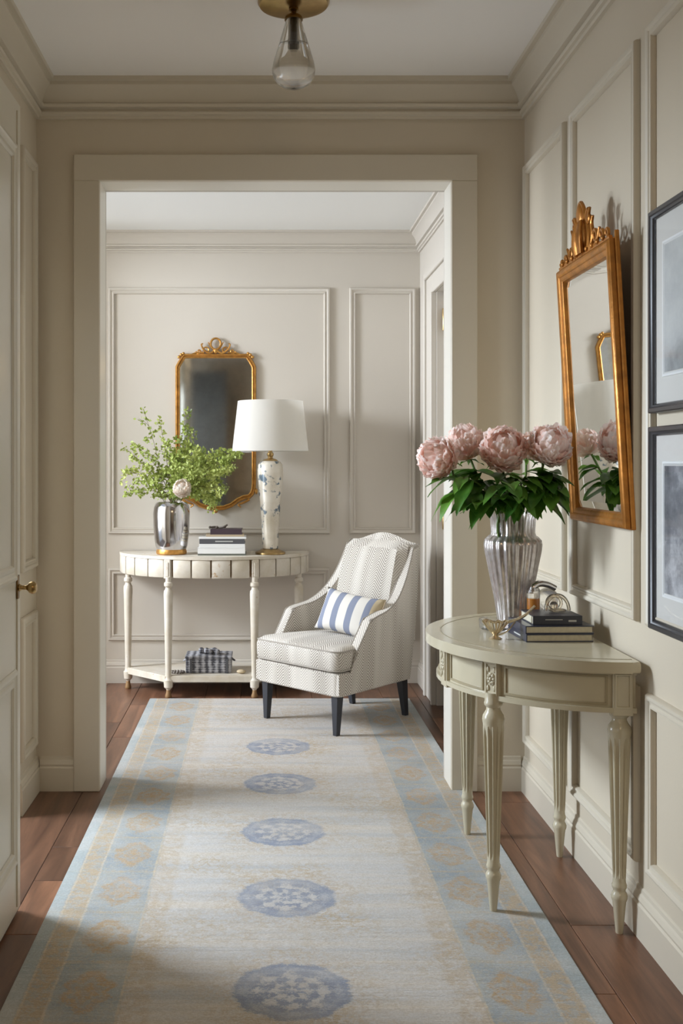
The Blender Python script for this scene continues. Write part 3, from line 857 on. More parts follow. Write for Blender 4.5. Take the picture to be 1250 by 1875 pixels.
book('thinner white book just under the charcoal one on the console', bx+0.001, by, TZ+0.045, 0.258, 0.20, 0.020, 0, WHITEB)
book('charcoal book with pale spine lettering on the console stack', bx+0.001, by, TZ+0.065, 0.254, 0.195, 0.028, 0, GREYB, letter=True)
book('white book with a thin spine on top of the charcoal one', bx+0.003, by, TZ+0.093, 0.266, 0.20, 0.011, 0, WHITEB)
book('small tan book under the plum one on the console', bx+0.015, by, TZ+0.104, 0.215, 0.15, 0.012, 0.03, TANB)
book('small plum-black book topping the console stack', bx+0.024, by, TZ+0.116, 0.178, 0.14, 0.030, -0.02, PLUM, letter=False)
orn = thing('twig_ornament', 'small dark twig ornament lying on the top book of the console stack', 'ornament', (bx-0.02, by-0.02, TZ+0.146))
bm = bmesh.new(); tube(bm, smoothpath([(-0.055, 0, 0.007), (-0.02, 0.01, 0.010), (0.0, 0, 0.006), (0.03, -0.01, 0.012), (0.048, 0, 0.022)], 5), 0.0052, 7); sphere(bm, (-0.05, 0, 0.008), 0.008); sphere(bm, (-0.01, 0, 0.0085), 0.008); sphere(bm, (0.035, -0.006, 0.012), 0.0075)
finish('twig', bm, simple('dark_bronze', lin(92, 82, 74), 0.5), orn, True)

# lamp
lp = thing('table_lamp', 'table lamp with a white drum shade and a mottled porcelain body on the console', 'lamp', (0.046, 6.235, TZ))
latheo('base', [(0.080, 0), (0.086, 0.003), (0.086, 0.012), (0.078, 0.016), (0.066, 0.020), (0.05, 0.030), (0.02, 0.031)], BRASS, lp, 40)
latheo('body', [(0.040, 0.030), (0.045, 0.034), (0.046, 0.06), (0.047, 0.12), (0.052, 0.20), (0.060, 0.30), (0.068, 0.38), (0.073, 0.44), (0.074, 0.48), (0.070, 0.51), (0.058, 0.527), (0.035, 0.535)], LAMPB, lp, 40)
latheo('neck', [(0.045, 0.533), (0.036, 0.541), (0.016, 0.547), (0.014, 0.556), (0.019, 0.563), (0.019, 0.575), (0.012, 0.582), (0.009, 0.63)], BRASS, lp, 24)
bm = bmesh.new()
prof = [(0.217, 0.588), (0.2175, 0.592), (0.186, 0.869), (0.1855, 0.873), (0.1825, 0.871), (0.2135, 0.590), (0.217, 0.588)]
lathe(bm, prof, 64, cap=False)
shade = finish('lamp_shade', bm, SHADE, lp, True)
bm = bmesh.new()
for k in range(3):
    a = 2*PI*k/3+0.3; tube(bm, [(0, 0, 0.845), (0.184*math.cos(a), 0.184*math.sin(a), 0.862)], 0.002, 6)
tube(bm, [(0, 0, 0.62), (0, 0, 0.86)], 0.004, 8)
finish('harp', bm, BRASS, shade)
sh2 = bmesh.new(); sphere(sh2, (0, 0, 0.70), 0.03, 1, 1, 1.3); finish('bulb', sh2, WHITEB, lp, True)

# grey woven box on the lower shelf
bxk = thing('woven_box', 'grey patterned woven box on the lower shelf of the console', 'box', (-0.302, 6.22, 0.125))
bm = bmesh.new(); box(bm, -0.128, 0.128, -0.09, 0.09, 0, 0.088, 0.012, 3); finish('body', bm, KNIT, bxk, True)
bm = bmesh.new(); box(bm, -0.132, 0.132, -0.094, 0.094, 0.083, 0.097, 0.005, 2); finish('lid', bm, KNIT, bxk, True)
for s in (-1, 1):
    bm = bmesh.new(); tube(bm, smoothpath([(s*0.128, -0.02, 0.07), (s*0.146, 0, 0.058), (s*0.128, 0.02, 0.07)], 5), 0.004, 6); finish('handle', bm, KNIT, bxk, True)
for xs_ in (-0.098, 0.104):
    boxo('strap', GREYB, bxk, xs_-0.006, xs_+0.006, -0.0935, -0.088, 0.004, 0.083)
kn = thing('knotted_cloth', 'grey knotted cloth bundle on top of the woven box', 'cloth', (-0.30, 6.20, 0.222))
bm = bmesh.new()
for i in range(7):
    a = i*0.9; sphere(bm, (-0.045+i*0.015, 0.012*math.sin(a*2), 0.018+0.004*math.cos(a*3)), 0.017, 1, 1, 1.0, 10, 7)
finish('folds', bm, KNIT, kn, True)
bd = thing('bead_string', 'string of dark beads beside the woven box on the shelf', 'beads', (-0.475, 6.14, 0.125))
bm = bmesh.new()
for i in range(12):
    a = 2*PI*i/12; sphere(bm, (0.034*math.cos(a), 0.022*math.sin(a), 0.008), 0.0085, u=10, v=6)
o_ = finish('beads', bm, simple('stone_bead', lin(120, 112, 104), 0.4), bd, True)
st = tag(finish('pebble', (lambda b: (sphere(b, (0, 0, 0.012), 0.026, 1, 0.8, 0.45), b)[1])(bmesh.new()), simple('beige_stone', lin(196, 178, 146), 0.6), None, True, loc=(-0.118, 6.13, 0.125)),
         'small beige pebble on the right of the console shelf', 'stone')

# ------------------------------------------------------------------ gilt mirrors
def offset_outline(pts, d):
    n = len(pts); out = []
    for i in range(n):
        a = Vector(pts[i-1]); b = Vector(pts[i]); c = Vector(pts[(i+1) % n])
        e1 = (b-a).normalized(); e2 = (c-b).normalized()
        n1 = Vector((-e1.y, e1.x)); n2 = Vector((-e2.y, e2.x)); m = (n1+n2)
        m = m/max(0.35, m.length_squared/2) if m.length > 1e-6 else n1
        out.append(tuple(b+m*d))
    return out

fm = thing('wall_mirror', 'smoky gilt mirror with a ring crest hanging on the far wall', 'mirror', (-0.276, FY1-0.002, 1.024))
# outline local x, z counter-clockwise
half = [(0, 0.0), (0.05, 0.004), (0.10, 0.022), (0.14, 0.052), (0.17, 0.066), (0.205, 0.072), (0.228, 0.098), (0.238, 0.13), (0.240, 0.17), (0.240, 0.78), (0.240, 0.855), (0.232, 0.872), (0.218, 0.896), (0.204, 0.918), (0.190, 0.932)]
outl = half + [(-x, z) for x, z in reversed(half) if x > 0]
bm = bmesh.new(); rings = []
for d, h in ((0, 0), (0.0, 0.014), (0.004, 0.020), (0.010, 0.021), (0.013, 0.014), (0.017, 0.014), (0.021, 0.020), (0.025, 0.018), (0.028, 0.006)):
    o2 = offset_outline(outl, d)
    rings.append([bm.verts.new((x, -h, z)) for x, z in o2])
for a, b in zip(rings, rings[1:]):
    n = len(a)
    for i in range(n): bm.faces.new((a[i], a[(i+1) % n], b[(i+1) % n], b[i]))
finish('frame', bm, GOLD, fm, True)
bm = bmesh.new(); bm.faces.new([bm.verts.new((x, -0.007, z)) for x, z in offset_outline(outl, 0.026)]); finish('mirror_glass', bm, MIRROR_OLD, fm)
def spiral(c, r0, turns, a0, s=1, n=22, y=0.0):
    out = []
    for i in range(n):
        f = i/(n-1); a = a0+s*turns*2*PI*f; r = r0*(1-0.82*f)
        out.append((c[0]+r*math.cos(a), y, c[1]+r*math.sin(a)))
    return out
bm = bmesh.new(); y = -0.016
tube(bm, [(0.030*math.cos(2*PI*i/20), y, 0.990+0.033*math.sin(2*PI*i/20)) for i in range(21)], 0.0065, 8)
sphere(bm, (0, y, 0.948), 0.012, 1, 0.8, 1.4)
for s in (-1, 1):
    tube(bm, smoothpath([(0, y, 0.955), (s*0.035, y, 0.935), (s*0.07, y, 0.955), (s*0.085, y, 0.985), (s*0.075, y, 0.992)], 5), lambda f: 0.007-0.003*f, 7)
    tube(bm, [(x_*1, y_, z_) for x_, y_, z_ in spiral((s*0.055, 0.952), 0.022, 1.1, 0 if s > 0 else PI, s, y=y)], 0.005, 6)
    tube(bm, spiral((s*0.10, 0.946), 0.017, 1.1, 0 if s > 0 else PI, -s, y=y), 0.0045, 6)
    tube(bm, smoothpath([(s*0.015, y, 0.96), (s*0.03, y, 0.975), (s*0.045, y, 1.0)], 4), lambda f: 0.006-0.003*f, 6)
    tube(bm, smoothpath([(s*0.07, y, 0.938), (s*0.11, y, 0.938), (s*0.14, y, 0.930)], 4), lambda f: 0.007-0.003*f, 6)
finish('crest', bm, GOLD, fm, True)
for s in (-1, 1):
    bm = bmesh.new(); sphere(bm, (s*0.205, -0.016, 0.925), 0.010); sphere(bm, (s*0.192, -0.016, 0.933), 0.009); sphere(bm, (s*0.218, -0.016, 0.912), 0.010)
    finish('corner_ornament', bm, GOLD, fm, True)
    bm = bmesh.new(); tube(bm, smoothpath([(s*0.20, -0.018, 0.068), (s*0.17, -0.02, 0.050), (s*0.135, -0.02, 0.036), (s*0.15, -0.02, 0.02)], 5), lambda f: 0.008-0.004*f, 6)
    finish('lower_scroll', bm, GOLD, fm, True)
    bm = bmesh.new(); sphere(bm, (s*0.24, -0.014, 0.115), 0.011, 0.8, 0.7, 1.6); finish('side_ornament', bm, GOLD, fm, True)
bm = bmesh.new(); sphere(bm, (0, -0.018, -0.002), 0.013); finish('base_ornament', bm, GOLD, fm, True)


# leaning rectangular mirror on the right wall
gm = thing('wall_mirror', 'tall rectangular gilt mirror with a carved crest tilting off the right wall', 'mirror', (1.034, 3.295, 1.118), (math.radians(3.3), 0, -PI/2))
MW, MH = 0.545, 0.815
bm = bmesh.new()
frame_rings(bm, (0, 0, 0), (1, 0, 0), (0, 0, 1), (0, -1, 0), -MW/2, MW/2, 0, MH,
            [(0.0, 0.0), (0.0, 0.012), (0.004, 0.014), (0.004, 0.026), (0.009, 0.031), (0.018, 0.033), (0.026, 0.030), (0.029, 0.026), (0.036, 0.025), (0.043, 0.021), (0.046, 0.012)])
fr = finish('frame', bm, GOLD2, gm, True)
gp = boxo('backing_board', simple('backing_wood', lin(110, 70, 34), 0.6), gm, -MW/2+0.003, MW/2-0.003, -0.008, 0.0, 0.003, MH-0.003)
bm = bmesh.new()
frame_rings(bm, (0, 0, 0), (1, 0, 0), (0, 0, 1), (0, -1, 0), -MW/2+0.042, MW/2-0.042, 0.042, MH-0.042, [(0, 0.0125), (0.002, 0.0125), (0.026, 0.0155)], close_inner=True)
finish('mirror_glass', bm, MIRROR, gm)
# raised back strip at the near side like the photo
boxo('back_strip', GOLD2, gm, MW/2-0.004, MW/2+0.004, -0.012, 0.0, 0.0, MH+0.018, 0.002)
bm = bmesh.new(); y = -0.018; Z0 = MH
sphere(bm, (0, y, Z0+0.055), 0.05, 0.75, 0.40, 1.15, 14, 10)
for k in range(-3, 4):
    tube(bm, smoothpath([(k*0.009, y-0.014, Z0+0.004), (k*0.013, y-0.018, Z0+0.05), (k*0.010, y-0.010, Z0+0.10)], 4), lambda f: 0.006-0.002*f, 6)
sphere(bm, (0, y-0.002, Z0+0.115), 0.032, 0.75, 0.35, 1.35, 14, 10)
tube(bm, smoothpath([(-0.026, y, Z0+0.09), (-0.034, y, Z0+0.125), (-0.016, y, Z0+0.150), (0, y, Z0+0.158), (0.016, y, Z0+0.150), (0.034, y, Z0+0.125), (0.026, y, Z0+0.09)], 4), 0.006, 7)
for s in (-1, 1):
    tube(bm, spiral((s*0.072, Z0+0.10), 0.024, 0.9, PI/2, s, y=y), 0.006, 7)
    tube(bm, smoothpath([(s*0.05, y, Z0+0.005), (s*0.065, y, Z0+0.05), (s*0.06, y, Z0+0.09), (s*0.085, y, Z0+0.125)], 5), lambda f: 0.0085-0.004*f, 7)
    tube(bm, smoothpath([(s*0.07, y, Z0+0.004), (s*0.10, y, Z0+0.035), (s*0.095, y, Z0+0.075), (s*0.11, y, Z0+0.095)], 5), lambda f: 0.008-0.004*f, 7)
    tube(bm, spiral((s*0.125, Z0+0.030), 0.024, 1.2, PI, -s, y=y), 0.006, 7)
    tube(bm, smoothpath([(s*0.10, y, Z0+0.004), (s*0.14, y, Z0+0.02), (s*0.165, y, Z0+0.05)], 5), lambda f: 0.007-0.003*f, 7)
    tube(bm, spiral((s*0.185, Z0+0.022), 0.019, 1.2, PI, -s, y=y), 0.0055, 7)
    tube(bm, spiral((s*0.232, Z0+0.018), 0.016, 1.1, PI, -s, y=y), 0.005, 7)
    for k in range(4): sphere(bm, (s*(0.05+0.052*k), y-0.006, Z0+0.010), 0.009, 1, 0.7, 0.9)
tube(bm, [(-0.255, y, Z0+0.003), (0.255, y, Z0+0.003)], 0.006, 6)
finish('crest', bm, GOLD2, gm, True)

# ------------------------------------------------------------------ framed pictures
def art_mat(name, lowart):
    k = NT(name); v = k.xyz(k.coord()); n = k.noise(9, k.coord(), 5, 0.6); n2 = k.noise(40, k.coord(), 4, 0.7)
    if lowart:
        arch = k.step(k.math('ABSOLUTE', k.math('ADD', v[0], 0.02)), 0.04, 0.07)
        g = k.math('ADD', k.math('MULTIPLY', n, 0.7), k.math('MULTIPLY', n2, 0.35))
        g = k.math('ADD', g, k.math('MULTIPLY', arch, -0.12))
        g = k.math('ADD', g, k.math('MULTIPLY', k.step(v[2], 0.30, 0.12), 0.16))
        k.base(k.ramp(g, [(0.25, lin(52, 52, 56)), (0.55, lin(124, 124, 128)), (0.75, lin(196, 196, 198))]))
    else:
        g = k.math('ADD', k.math('MULTIPLY', n, 0.7), k.math('MULTIPLY', n2, 0.2))
        low = k.step(v[2], 0.22, 0.12)
        g = k.math('SUBTRACT', g, k.math('MULTIPLY', low, 0.22))
        k.base(k.ramp(g, [(0.12, lin(120, 122, 122)), (0.34, lin(172, 174, 174)), (0.6, lin(196, 197, 194))]))
    k.set(rough=0.4); return k.m
MATB = simple('picture_mat', lin(203, 200, 194), 0.7)
def picture(z, h, w, label, art):
    p = thing('framed_picture', label, 'picture', (HX1-0.001, 2.885-w/2, z), (0, 0, -PI/2))
    bm = bmesh.new()
    frame_rings(bm, (0, 0, 0), (1, 0, 0), (0, 0, 1), (0, -1, 0), -w/2, w/2, 0, h, [(0, 0), (0, 0.024), (0.003, 0.027), (0.012, 0.027), (0.015, 0.023), (0.020, 0.021), (0.024, 0.014)])
    finish('frame', bm, BLACKFR, p, True)
    boxo('mat_board', MATB, p, -w/2+0.01, w/2-0.01, -0.012, -0.002, 0.01, h-0.01)
    bm = bmesh.new(); frame_rings(bm, (0, -0.012, 0), (1, 0, 0), (0, 0, 1), (0, -1, 0), -w/2+0.072, w/2-0.072, 0.09, h-0.09, [(0, 0), (0.001, 0.003), (0.006, 0.003), (0.010, 0.0)]); finish('mat_bevel', bm, WHITEB, p)
    boxo('print', art, p, -w/2+0.084, w/2-0.084, -0.0135, -0.0115, 0.102, h-0.102)
    bm = bmesh.new(); bm.faces.new([bm.verts.new(q) for q in ((-w/2+0.02, -0.018, 0.02), (w/2-0.02, -0.018, 0.02), (w/2-0.02, -0.018, h-0.02), (-w/2+0.02, -0.018, h-0.02))])
    g_ = finish('picture_glass', bm, PICGLASS, p)
    if g_.data.polygons[0].normal.y > 0: g_.data.flip_normals()
def picglass():
    k = NT('picture_glass'); out = k.n['Material Output']
    tr = k.add('ShaderNodeBsdfTransparent'); gl = k.add('ShaderNodeBsdfGlossy'); gl.inputs['Roughness'].default_value = 0.04
    fr_ = k.add('ShaderNodeFresnel'); fr_.inputs[0].default_value = 1.25; mx = k.add('ShaderNodeMixShader')
    k.link(fr_.outputs[0], mx.inputs[0]); k.link(tr.outputs[0], mx.inputs[1]); k.link(gl.outputs[0], mx.inputs[2]); k.link(mx.outputs[0], out.inputs['Surface'])
    return k.m
PICGLASS = picglass()
picture(1.434, 0.530, 0.40, 'upper dark-framed picture with a pale faded print on the right wall', art_mat('pale_print', False))
picture(0.868, 0.530, 0.40, 'lower dark-framed picture with a grey photographic print on the right wall', art_mat('grey_print', True))

# ------------------------------------------------------------------ armchair
ch = thing('armchair', 'cream herringbone armchair with dark tapered legs on the far end of the rug', 'chair', (0.387, 5.56, RZ), (0, 0, 0))
# local frame: +x = sitter-side e (towards camera right), front = -y
dv = Vector((-0.74, -0.67)).normalized()
ch.rotation_euler = (0, 0, math.atan2(dv.y, dv.x)+PI/2)
def hw(v, z=0.3):   # half width as a function of the depth coordinate (v forward)
    return 0.292-0.070*max(0, min(1, (0.06-v)/0.44))
def tofab(name, bm, parent, mat=FABRIC): return finish(name, bm, mat, parent, True, True)
# seat rail: lofted rounded footprint
def rounded_loft(bm, rows):
    """rows: list of (z, list of (x,y))"""
    R_ = [[bm.verts.new((x, y, z)) for x, y in pts] for z, pts in rows]
    n = len(R_[0])
    for a, b in zip(R_, R_[1:]):
        for i in range(n): bm.faces.new((a[i], a[(i+1) % n], b[(i+1) % n], b[i]))
    bm.faces.new(list(reversed(R_[0]))); bm.faces.new(R_[-1])
def footprint(hwf, hwb, f, b, r, bulge=0.0, n=5):
    """rounded trapezoid; front at y=-f, back at y=+b"""
    cs = [((hwf-r, -f+r), -PI/2), ((hwb-r, b-r), 0), ((-hwb+r, b-r), PI/2), ((-hwf+r, -f+r), PI)]
    pts = []
    for (cx_, cy_), a0 in cs:
        for i in range(n+1):
            a = a0+PI/2*i/n; pts.append((cx_+r*math.cos(a), cy_+r*math.sin(a)))
    # front bulge
    return [(x, y-bulge*max(0, 1-(x/hwf)**2) if y < -f+r+1e-6 and bulge else y) for x, y in pts]
bm = bmesh.new()
rounded_loft(bm, [(0.190, footprint(0.285, 0.22, 0.298, 0.285, 0.03)), (0.196, footprint(0.291, 0.225, 0.304, 0.29, 0.034)), (0.296, footprint(0.293, 0.228, 0.306, 0.30, 0.034)), (0.302, footprint(0.287, 0.222, 0.300, 0.295, 0.03))])
tofab('seat_rail', bm, ch)
bm = bmesh.new()
rounded_loft(bm, [(0.304, footprint(0.262, 0.20, 0.292, 0.17, 0.03)), (0.312, footprint(0.288, 0.215, 0.310, 0.18, 0.045)), (0.330, footprint(0.296, 0.22, 0.318, 0.185, 0.05)), (0.385, footprint(0.296, 0.22, 0.320, 0.185, 0.05)),
                  (0.405, footprint(0.290, 0.215, 0.312, 0.18, 0.048)), (0.418, footprint(0.272, 0.20, 0.292, 0.17, 0.045)), (0.426, footprint(0.235, 0.17, 0.25, 0.14, 0.045)), (0.431, footprint(0.12, 0.09, 0.13, 0.06, 0.04))])
cu = tofab('seat_cushion', bm, ch)
bm = bmesh.new(); fp = footprint(0.292, 0.218, 0.314, 0.182, 0.048)
for z in (0.313, 0.404):
    fpz = footprint(0.293, 0.218, 0.315 if z < 0.35 else 0.313, 0.182, 0.048); tube(bm, [(x, y, z) for x, y in fpz]+[(fpz[0][0], fpz[0][1], z)], 0.0038, 6, False)
finish('piping', bm, FABRIC, cu, True)
# arms
def sp2(pts, n):
    return [(p.x, p.y) for p in smoothpath([(a, b, 0) for a, b in pts], n)]
arm_top = [(0.205, 0.298), (0.197, 0.345)]+sp2([(0.185, 0.385), (0.130, 0.468), (0.088, 0.532)], 4)+sp2([(0.080, 0.541), (0.030, 0.553), (-0.06, 0.572), (-0.15, 0.620), (-0.225, 0.700), (-0.280, 0.795), (-0.312, 0.866)], 4)
prof2 = [(0.30, 0.198), (0.30, 0.296)]+arm_top+[(-0.372, 0.880), (-0.385, 0.872), (-0.350, 0.60), (-0.300, 0.30), (-0.290, 0.198)]
for s, nm in ((1, 'arm'), (-1, 'arm')):
    bm = bmesh.new(); th = 0.058
    def mk(inner):
        row = []
        for v, z in prof2:
            o_ = 0.012*min(1, max(0, (z-0.3)/0.3))*(1 if v > -0.15 else max(0, 1+(v+0.15)/0.2))
            w = hw(v)+o_-(th if inner else 0.0)
            row.append(bm.verts.new((s*w, -v, z)))
        return row
    A, B = mk(False), mk(True); n = len(A)
    f1 = bm.faces.new(A); f2 = bm.faces.new(list(reversed(B)))
    for i in range(n): bm.faces.new((A[i], B[i], B[(i+1) % n], A[(i+1) % n]))
    ed = [e for e in list(f1.edges)+list(f2.edges) if max(v.co.z for v in e.verts) > 0.30]
    bmesh.ops.bevel(bm, geom=ed, offset=0.012, segments=3, affect='EDGES')
    bmesh.ops.triangulate(bm, faces=[f for f in bm.faces if len(f.verts) > 4])
    ar = tofab(nm, bm, ch)
    bm = bmesh.new()
    for t_ in (0.003, th-0.003):
        pts = []
        for v, z in arm_top[1:]+[(-0.372, 0.880)]:
            o_ = 0.012*min(1, max(0, (z-0.3)/0.3))*(1 if v > -0.15 else max(0, 1+(v+0.15)/0.2))
            pts.append((s*(hw(v)+o_-t_), -v, z-0.002))
        tube(bm, pts, 0.004, 6)
    finish('piping', bm, FABRIC, ar, True)
# back: outer shell and cushion
def back_loft(name, z0, z1, fv0, fv1, t0, t1, w0, w1, rnd_, arch, mat=FABRIC):
    bm = bmesh.new(); nz, nx = 14, 14; front = []; rear = []
    for j in range(nz+1):
        f = j/nz; zc = z0+(z1-z0)*f
        e = min(1, min(f, 1-f)/0.10); ez = math.sqrt(max(0, 1-(1-e)**2))
        rF, rB = [], []
        for i in range(nx+1):
            g = i/nx*2-1; ex = min(1, (1-abs(g))/0.12); ee = math.sqrt(max(0, 1-(1-ex)**2))
            tk = (t0+(t1-t0)*f)*min(ez, ee)*0.5
            w = w0+(w1-w0)*f
            y = -(fv0+(fv1-fv0)*f)
            z = zc+arch*f*(1-g*g)**2
            pill = rnd_*(1-g*g)*math.sin(PI*f)
            rF.append(bm.verts.new((g*w, y-tk-pill, z))); rB.append(bm.verts.new((g*w, y+tk, z)))
        front.append(rF); rear.append(rB)
    for R_ in (front, rear):
        for a, b in zip(R_, R_[1:]):
            for i in range(nx): bm.faces.new((a[i], a[i+1], b[i+1], b[i]))
    bmesh.ops.remove_doubles(bm, verts=bm.verts, dist=0.0005)
    for a in ((front, rear),):
        pass
    bmesh.ops.holes_fill(bm, edges=[e for e in bm.edges if e.is_boundary], sides=0)
    return tofab(name, bm, ch, mat)
back_loft('back_shell', 0.20, 0.885, -0.262, -0.352, 0.05, 0.06, 0.225, 0.215, 0.0, 0.046)
back_loft('back_cushion', 0.405, 0.892, -0.185, -0.305, 0.11, 0.10, 0.222, 0.208, 0.028, 0.004)
# legs
for x, y, spl in ((0.245, -0.262, 1), (-0.245, -0.262, 1), (0.185, 0.275, -1), (-0.185, 0.275, -1)):
    bm = bmesh.new(); a, b = 0.0215, 0.0125; dy = -0.006*spl if spl > 0 else 0.028
    top = [bm.verts.new((x+i*a, y+j*a, 0.194)) for i, j in ((-1, -1), (1, -1), (1, 1), (-1, 1))]
    bot = [bm.verts.new((x+i*b, y+j*b+dy, 0)) for i, j in ((-1, -1), (1, -1), (1, 1), (-1, 1))]
    bm.faces.new(top); bm.faces.new(list(reversed(bot)))
    for i in range(4): bm.faces.new((bot[i], bot[(i+1) % 4], top[(i+1) % 4], top[i]))
    bmesh.ops.bevel(bm, geom=list(bm.edges), offset=0.0015, segments=1, affect='EDGES')
    finish('leg', bm, DARKLEG, ch)

def pillow(label, loc, rot, w, h, t, mat, cat='cushion'):
    p = thing('lumbar_cushion', label, cat, loc, rot)
    bm = bmesh.new(); n = 18; F, Bk = [], []
    l = bm.loops.layers.uv.new('UVMap')
    for j in range(n+1):
        rf, rb = [], []
        for i in range(n+1):
            u, v = i/n*2-1, j/n*2-1
            th = t/2*((1-abs(u)**2.4)*(1-abs(v)**2.4))**0.55
            px = w/2*u*(1-0.07*(1-v*v)*abs(u)**3); pz = h/2*v*(1-0.10*(1-u*u)*abs(v)**3)
            wr_ = 0.004*noise.noise((u*2, v*2, 3))
            rf.append(bm.verts.new((px, -th-wr_*(th > 0), pz))); rb.append(bm.verts.new((px, th, pz)))
        F.append(rf); Bk.append(rb)
    for R_ in (F, Bk):
        for j in range(n):
            for i in range(n):
                f = bm.faces.new((R_[j][i], R_[j][i+1], R_[j+1][i+1], R_[j+1][i]))
                for lp_, (a, b) in zip(f.loops, ((i, j), (i+1, j), (i+1, j+1), (i, j+1))): lp_[l].uv = (a/n, b/n)
    bmesh.ops.remove_doubles(bm, verts=bm.verts, dist=0.0004)
    finish('cushion_cover', bm, mat, p, 'all')
    return p
az = ch.rotation_euler.z
loc_p = ch.matrix_basis if False else None
Rm = Matrix.Rotation(az, 3, 'Z')
pc = Vector((0.387, 5.56, RZ))+Rm @ Vector((0.065, 0.015, 0.535))
pl = pillow('blue and white striped lumbar cushion leaning in the armchair', pc, (math.radians(-24), math.radians(6), az+0.10), 0.37, 0.225, 0.12, STRIPE)
bm = bmesh.new()
for s in (-1,):
    tube(bm, [(0.183*1, 0, -0.105), (0.180, 0, 0), (0.183, 0, 0.105)], 0.003, 6)
finish('trim_cord', bm, TANB, pl, True)

# ------------------------------------------------------------------ demilune table by the right wall
TX, TY, TA, TB, TH = 1.021, 3.46, 0.498, 0.515, 0.765
dt = thing('demilune_table', 'greige half-round side table with fluted legs against the right wall', 'table')
def dslab(name, a, b, z0, z1, bev, mat=TABLEP, seg=3, parent=dt): 
    bm = bmesh.new(); n = 72
    pts = [(TX-a*math.sin(PI*i/n), TY+b*math.cos(PI*i/n)) for i in range(n+1)]
    bo = [bm.verts.new((p[0], p[1], z0)) for p in pts]; to = [bm.verts.new((p[0], p[1], z1)) for p in pts]
    ft = bm.faces.new(to); fb = bm.faces.new(list(reversed(bo)))
    for i in range(len(pts)): bm.faces.new((bo[i], bo[(i+1) % len(pts)], to[(i+1) % len(pts)], to[i]))
    if bev: bmesh.ops.bevel(bm, geom=[e for e in list(ft.edges)+list(fb.edges) if e.calc_length() < 0.2], offset=bev, segments=seg, affect='EDGES', profile=0.5)
    return finish(name, bm, mat, parent, True)
top = dslab('tabletop', TA, TB, 0.734, TH, 0.013, seg=5)
def arc_strip(name, a0, a1, t0, t1, z0, z1, parent, mat=TABLEP, n=28):
    """curved strip between inset a0 (outer) and a1 (inner), angle t0..t1"""
    bm = bmesh.new(); rows = []
    for i in range(n+1):
        t = t0+(t1-t0)*i/n; row = []
        for d, z in ((a0, z0), (a0, z1), (a1, z1), (a1, z0)):
            row.append(bm.verts.new((TX-(TA-d)*math.sin(t), TY+(TB-d)*math.cos(t), z)))
        rows.append(row)
    for a, b in zip(rows, rows[1:]):
        for i in range(4): bm.faces.new((a[i], a[(i+1) % 4], b[(i+1) % 4], b[i]))
    bm.faces.new(rows[0]); bm.faces.new(list(reversed(rows[-1])))
    return finish(name, bm, mat, parent, True)
arc_strip('top_inlay_ring', 0.045, 0.049, 0.02, PI-0.02, TH-0.001, TH+0.0008, top, simple('top_edge_line', lin(160, 148, 120), 0.3))
arc_strip('apron', 0.044, 0.075, 0.0, PI, 0.628, 0.734, dt, n=72)
arc_strip('apron_bead', 0.034, 0.046, 0.0, PI, 0.620, 0.634, dt, n=72)
arc_strip('apron_bead', 0.036, 0.046, 0.0, PI, 0.724, 0.734, dt, n=72)
def ang_of(x, y): return math.atan2((TX-x)/TA, (y-TY)/TB)
AL = [(0.669, 3.163), (0.990, 3.030), (0.716, 3.815), (0.985, 3.62)]
blocks = [ang_of(0.669, 3.163), ang_of(0.985, 2.99), 1.72, ang_of(0.716, 3.815)]
blocks_s = sorted([0.10]+blocks[2:]+blocks[:2])
# recessed field mouldings between the blocks
def field(t0, t1):
    bm = bmesh.new()
    def pt(t, z, d): return (TX-(TA-d)*math.sin(t), TY+(TB-d)*math.cos(t), z)
    n = 20
    for za, zb in ((0.640, 0.646), (0.716, 0.722)):
        rows = []
        for i in range(n+1):
            t = t0+(t1-t0)*i/n
            rows.append([bm.verts.new(pt(t, za, 0.044)), bm.verts.new(pt(t, za, 0.0405)), bm.verts.new(pt(t, zb, 0.0405)), bm.verts.new(pt(t, zb, 0.044))])
        for a, b in zip(rows, rows[1:]):
            for i in range(4): bm.faces.new((a[i], a[(i+1) % 4], b[(i+1) % 4], b[i]))
    for ta in (t0, t1-0.012):
        q = [bm.verts.new(pt(ta+dt_, z, 0.0405)) for dt_, z in ((0, 0.640), (0.012, 0.640), (0.012, 0.722), (0, 0.722))]
        q2 = [bm.verts.new(pt(ta+dt_, z, 0.046)) for dt_, z in ((0, 0.640), (0.012, 0.640), (0.012, 0.722), (0, 0.722))]
        bm.faces.new(q)
        for i in range(4): bm.faces.new((q[i], q[(i+1) % 4], q2[(i+1) % 4], q2[i]))
    finish('apron_moulding', bm, GLAZE, dt)
for a, b in zip(blocks_s, blocks_s[1:]): field(a+0.085, b-0.085)
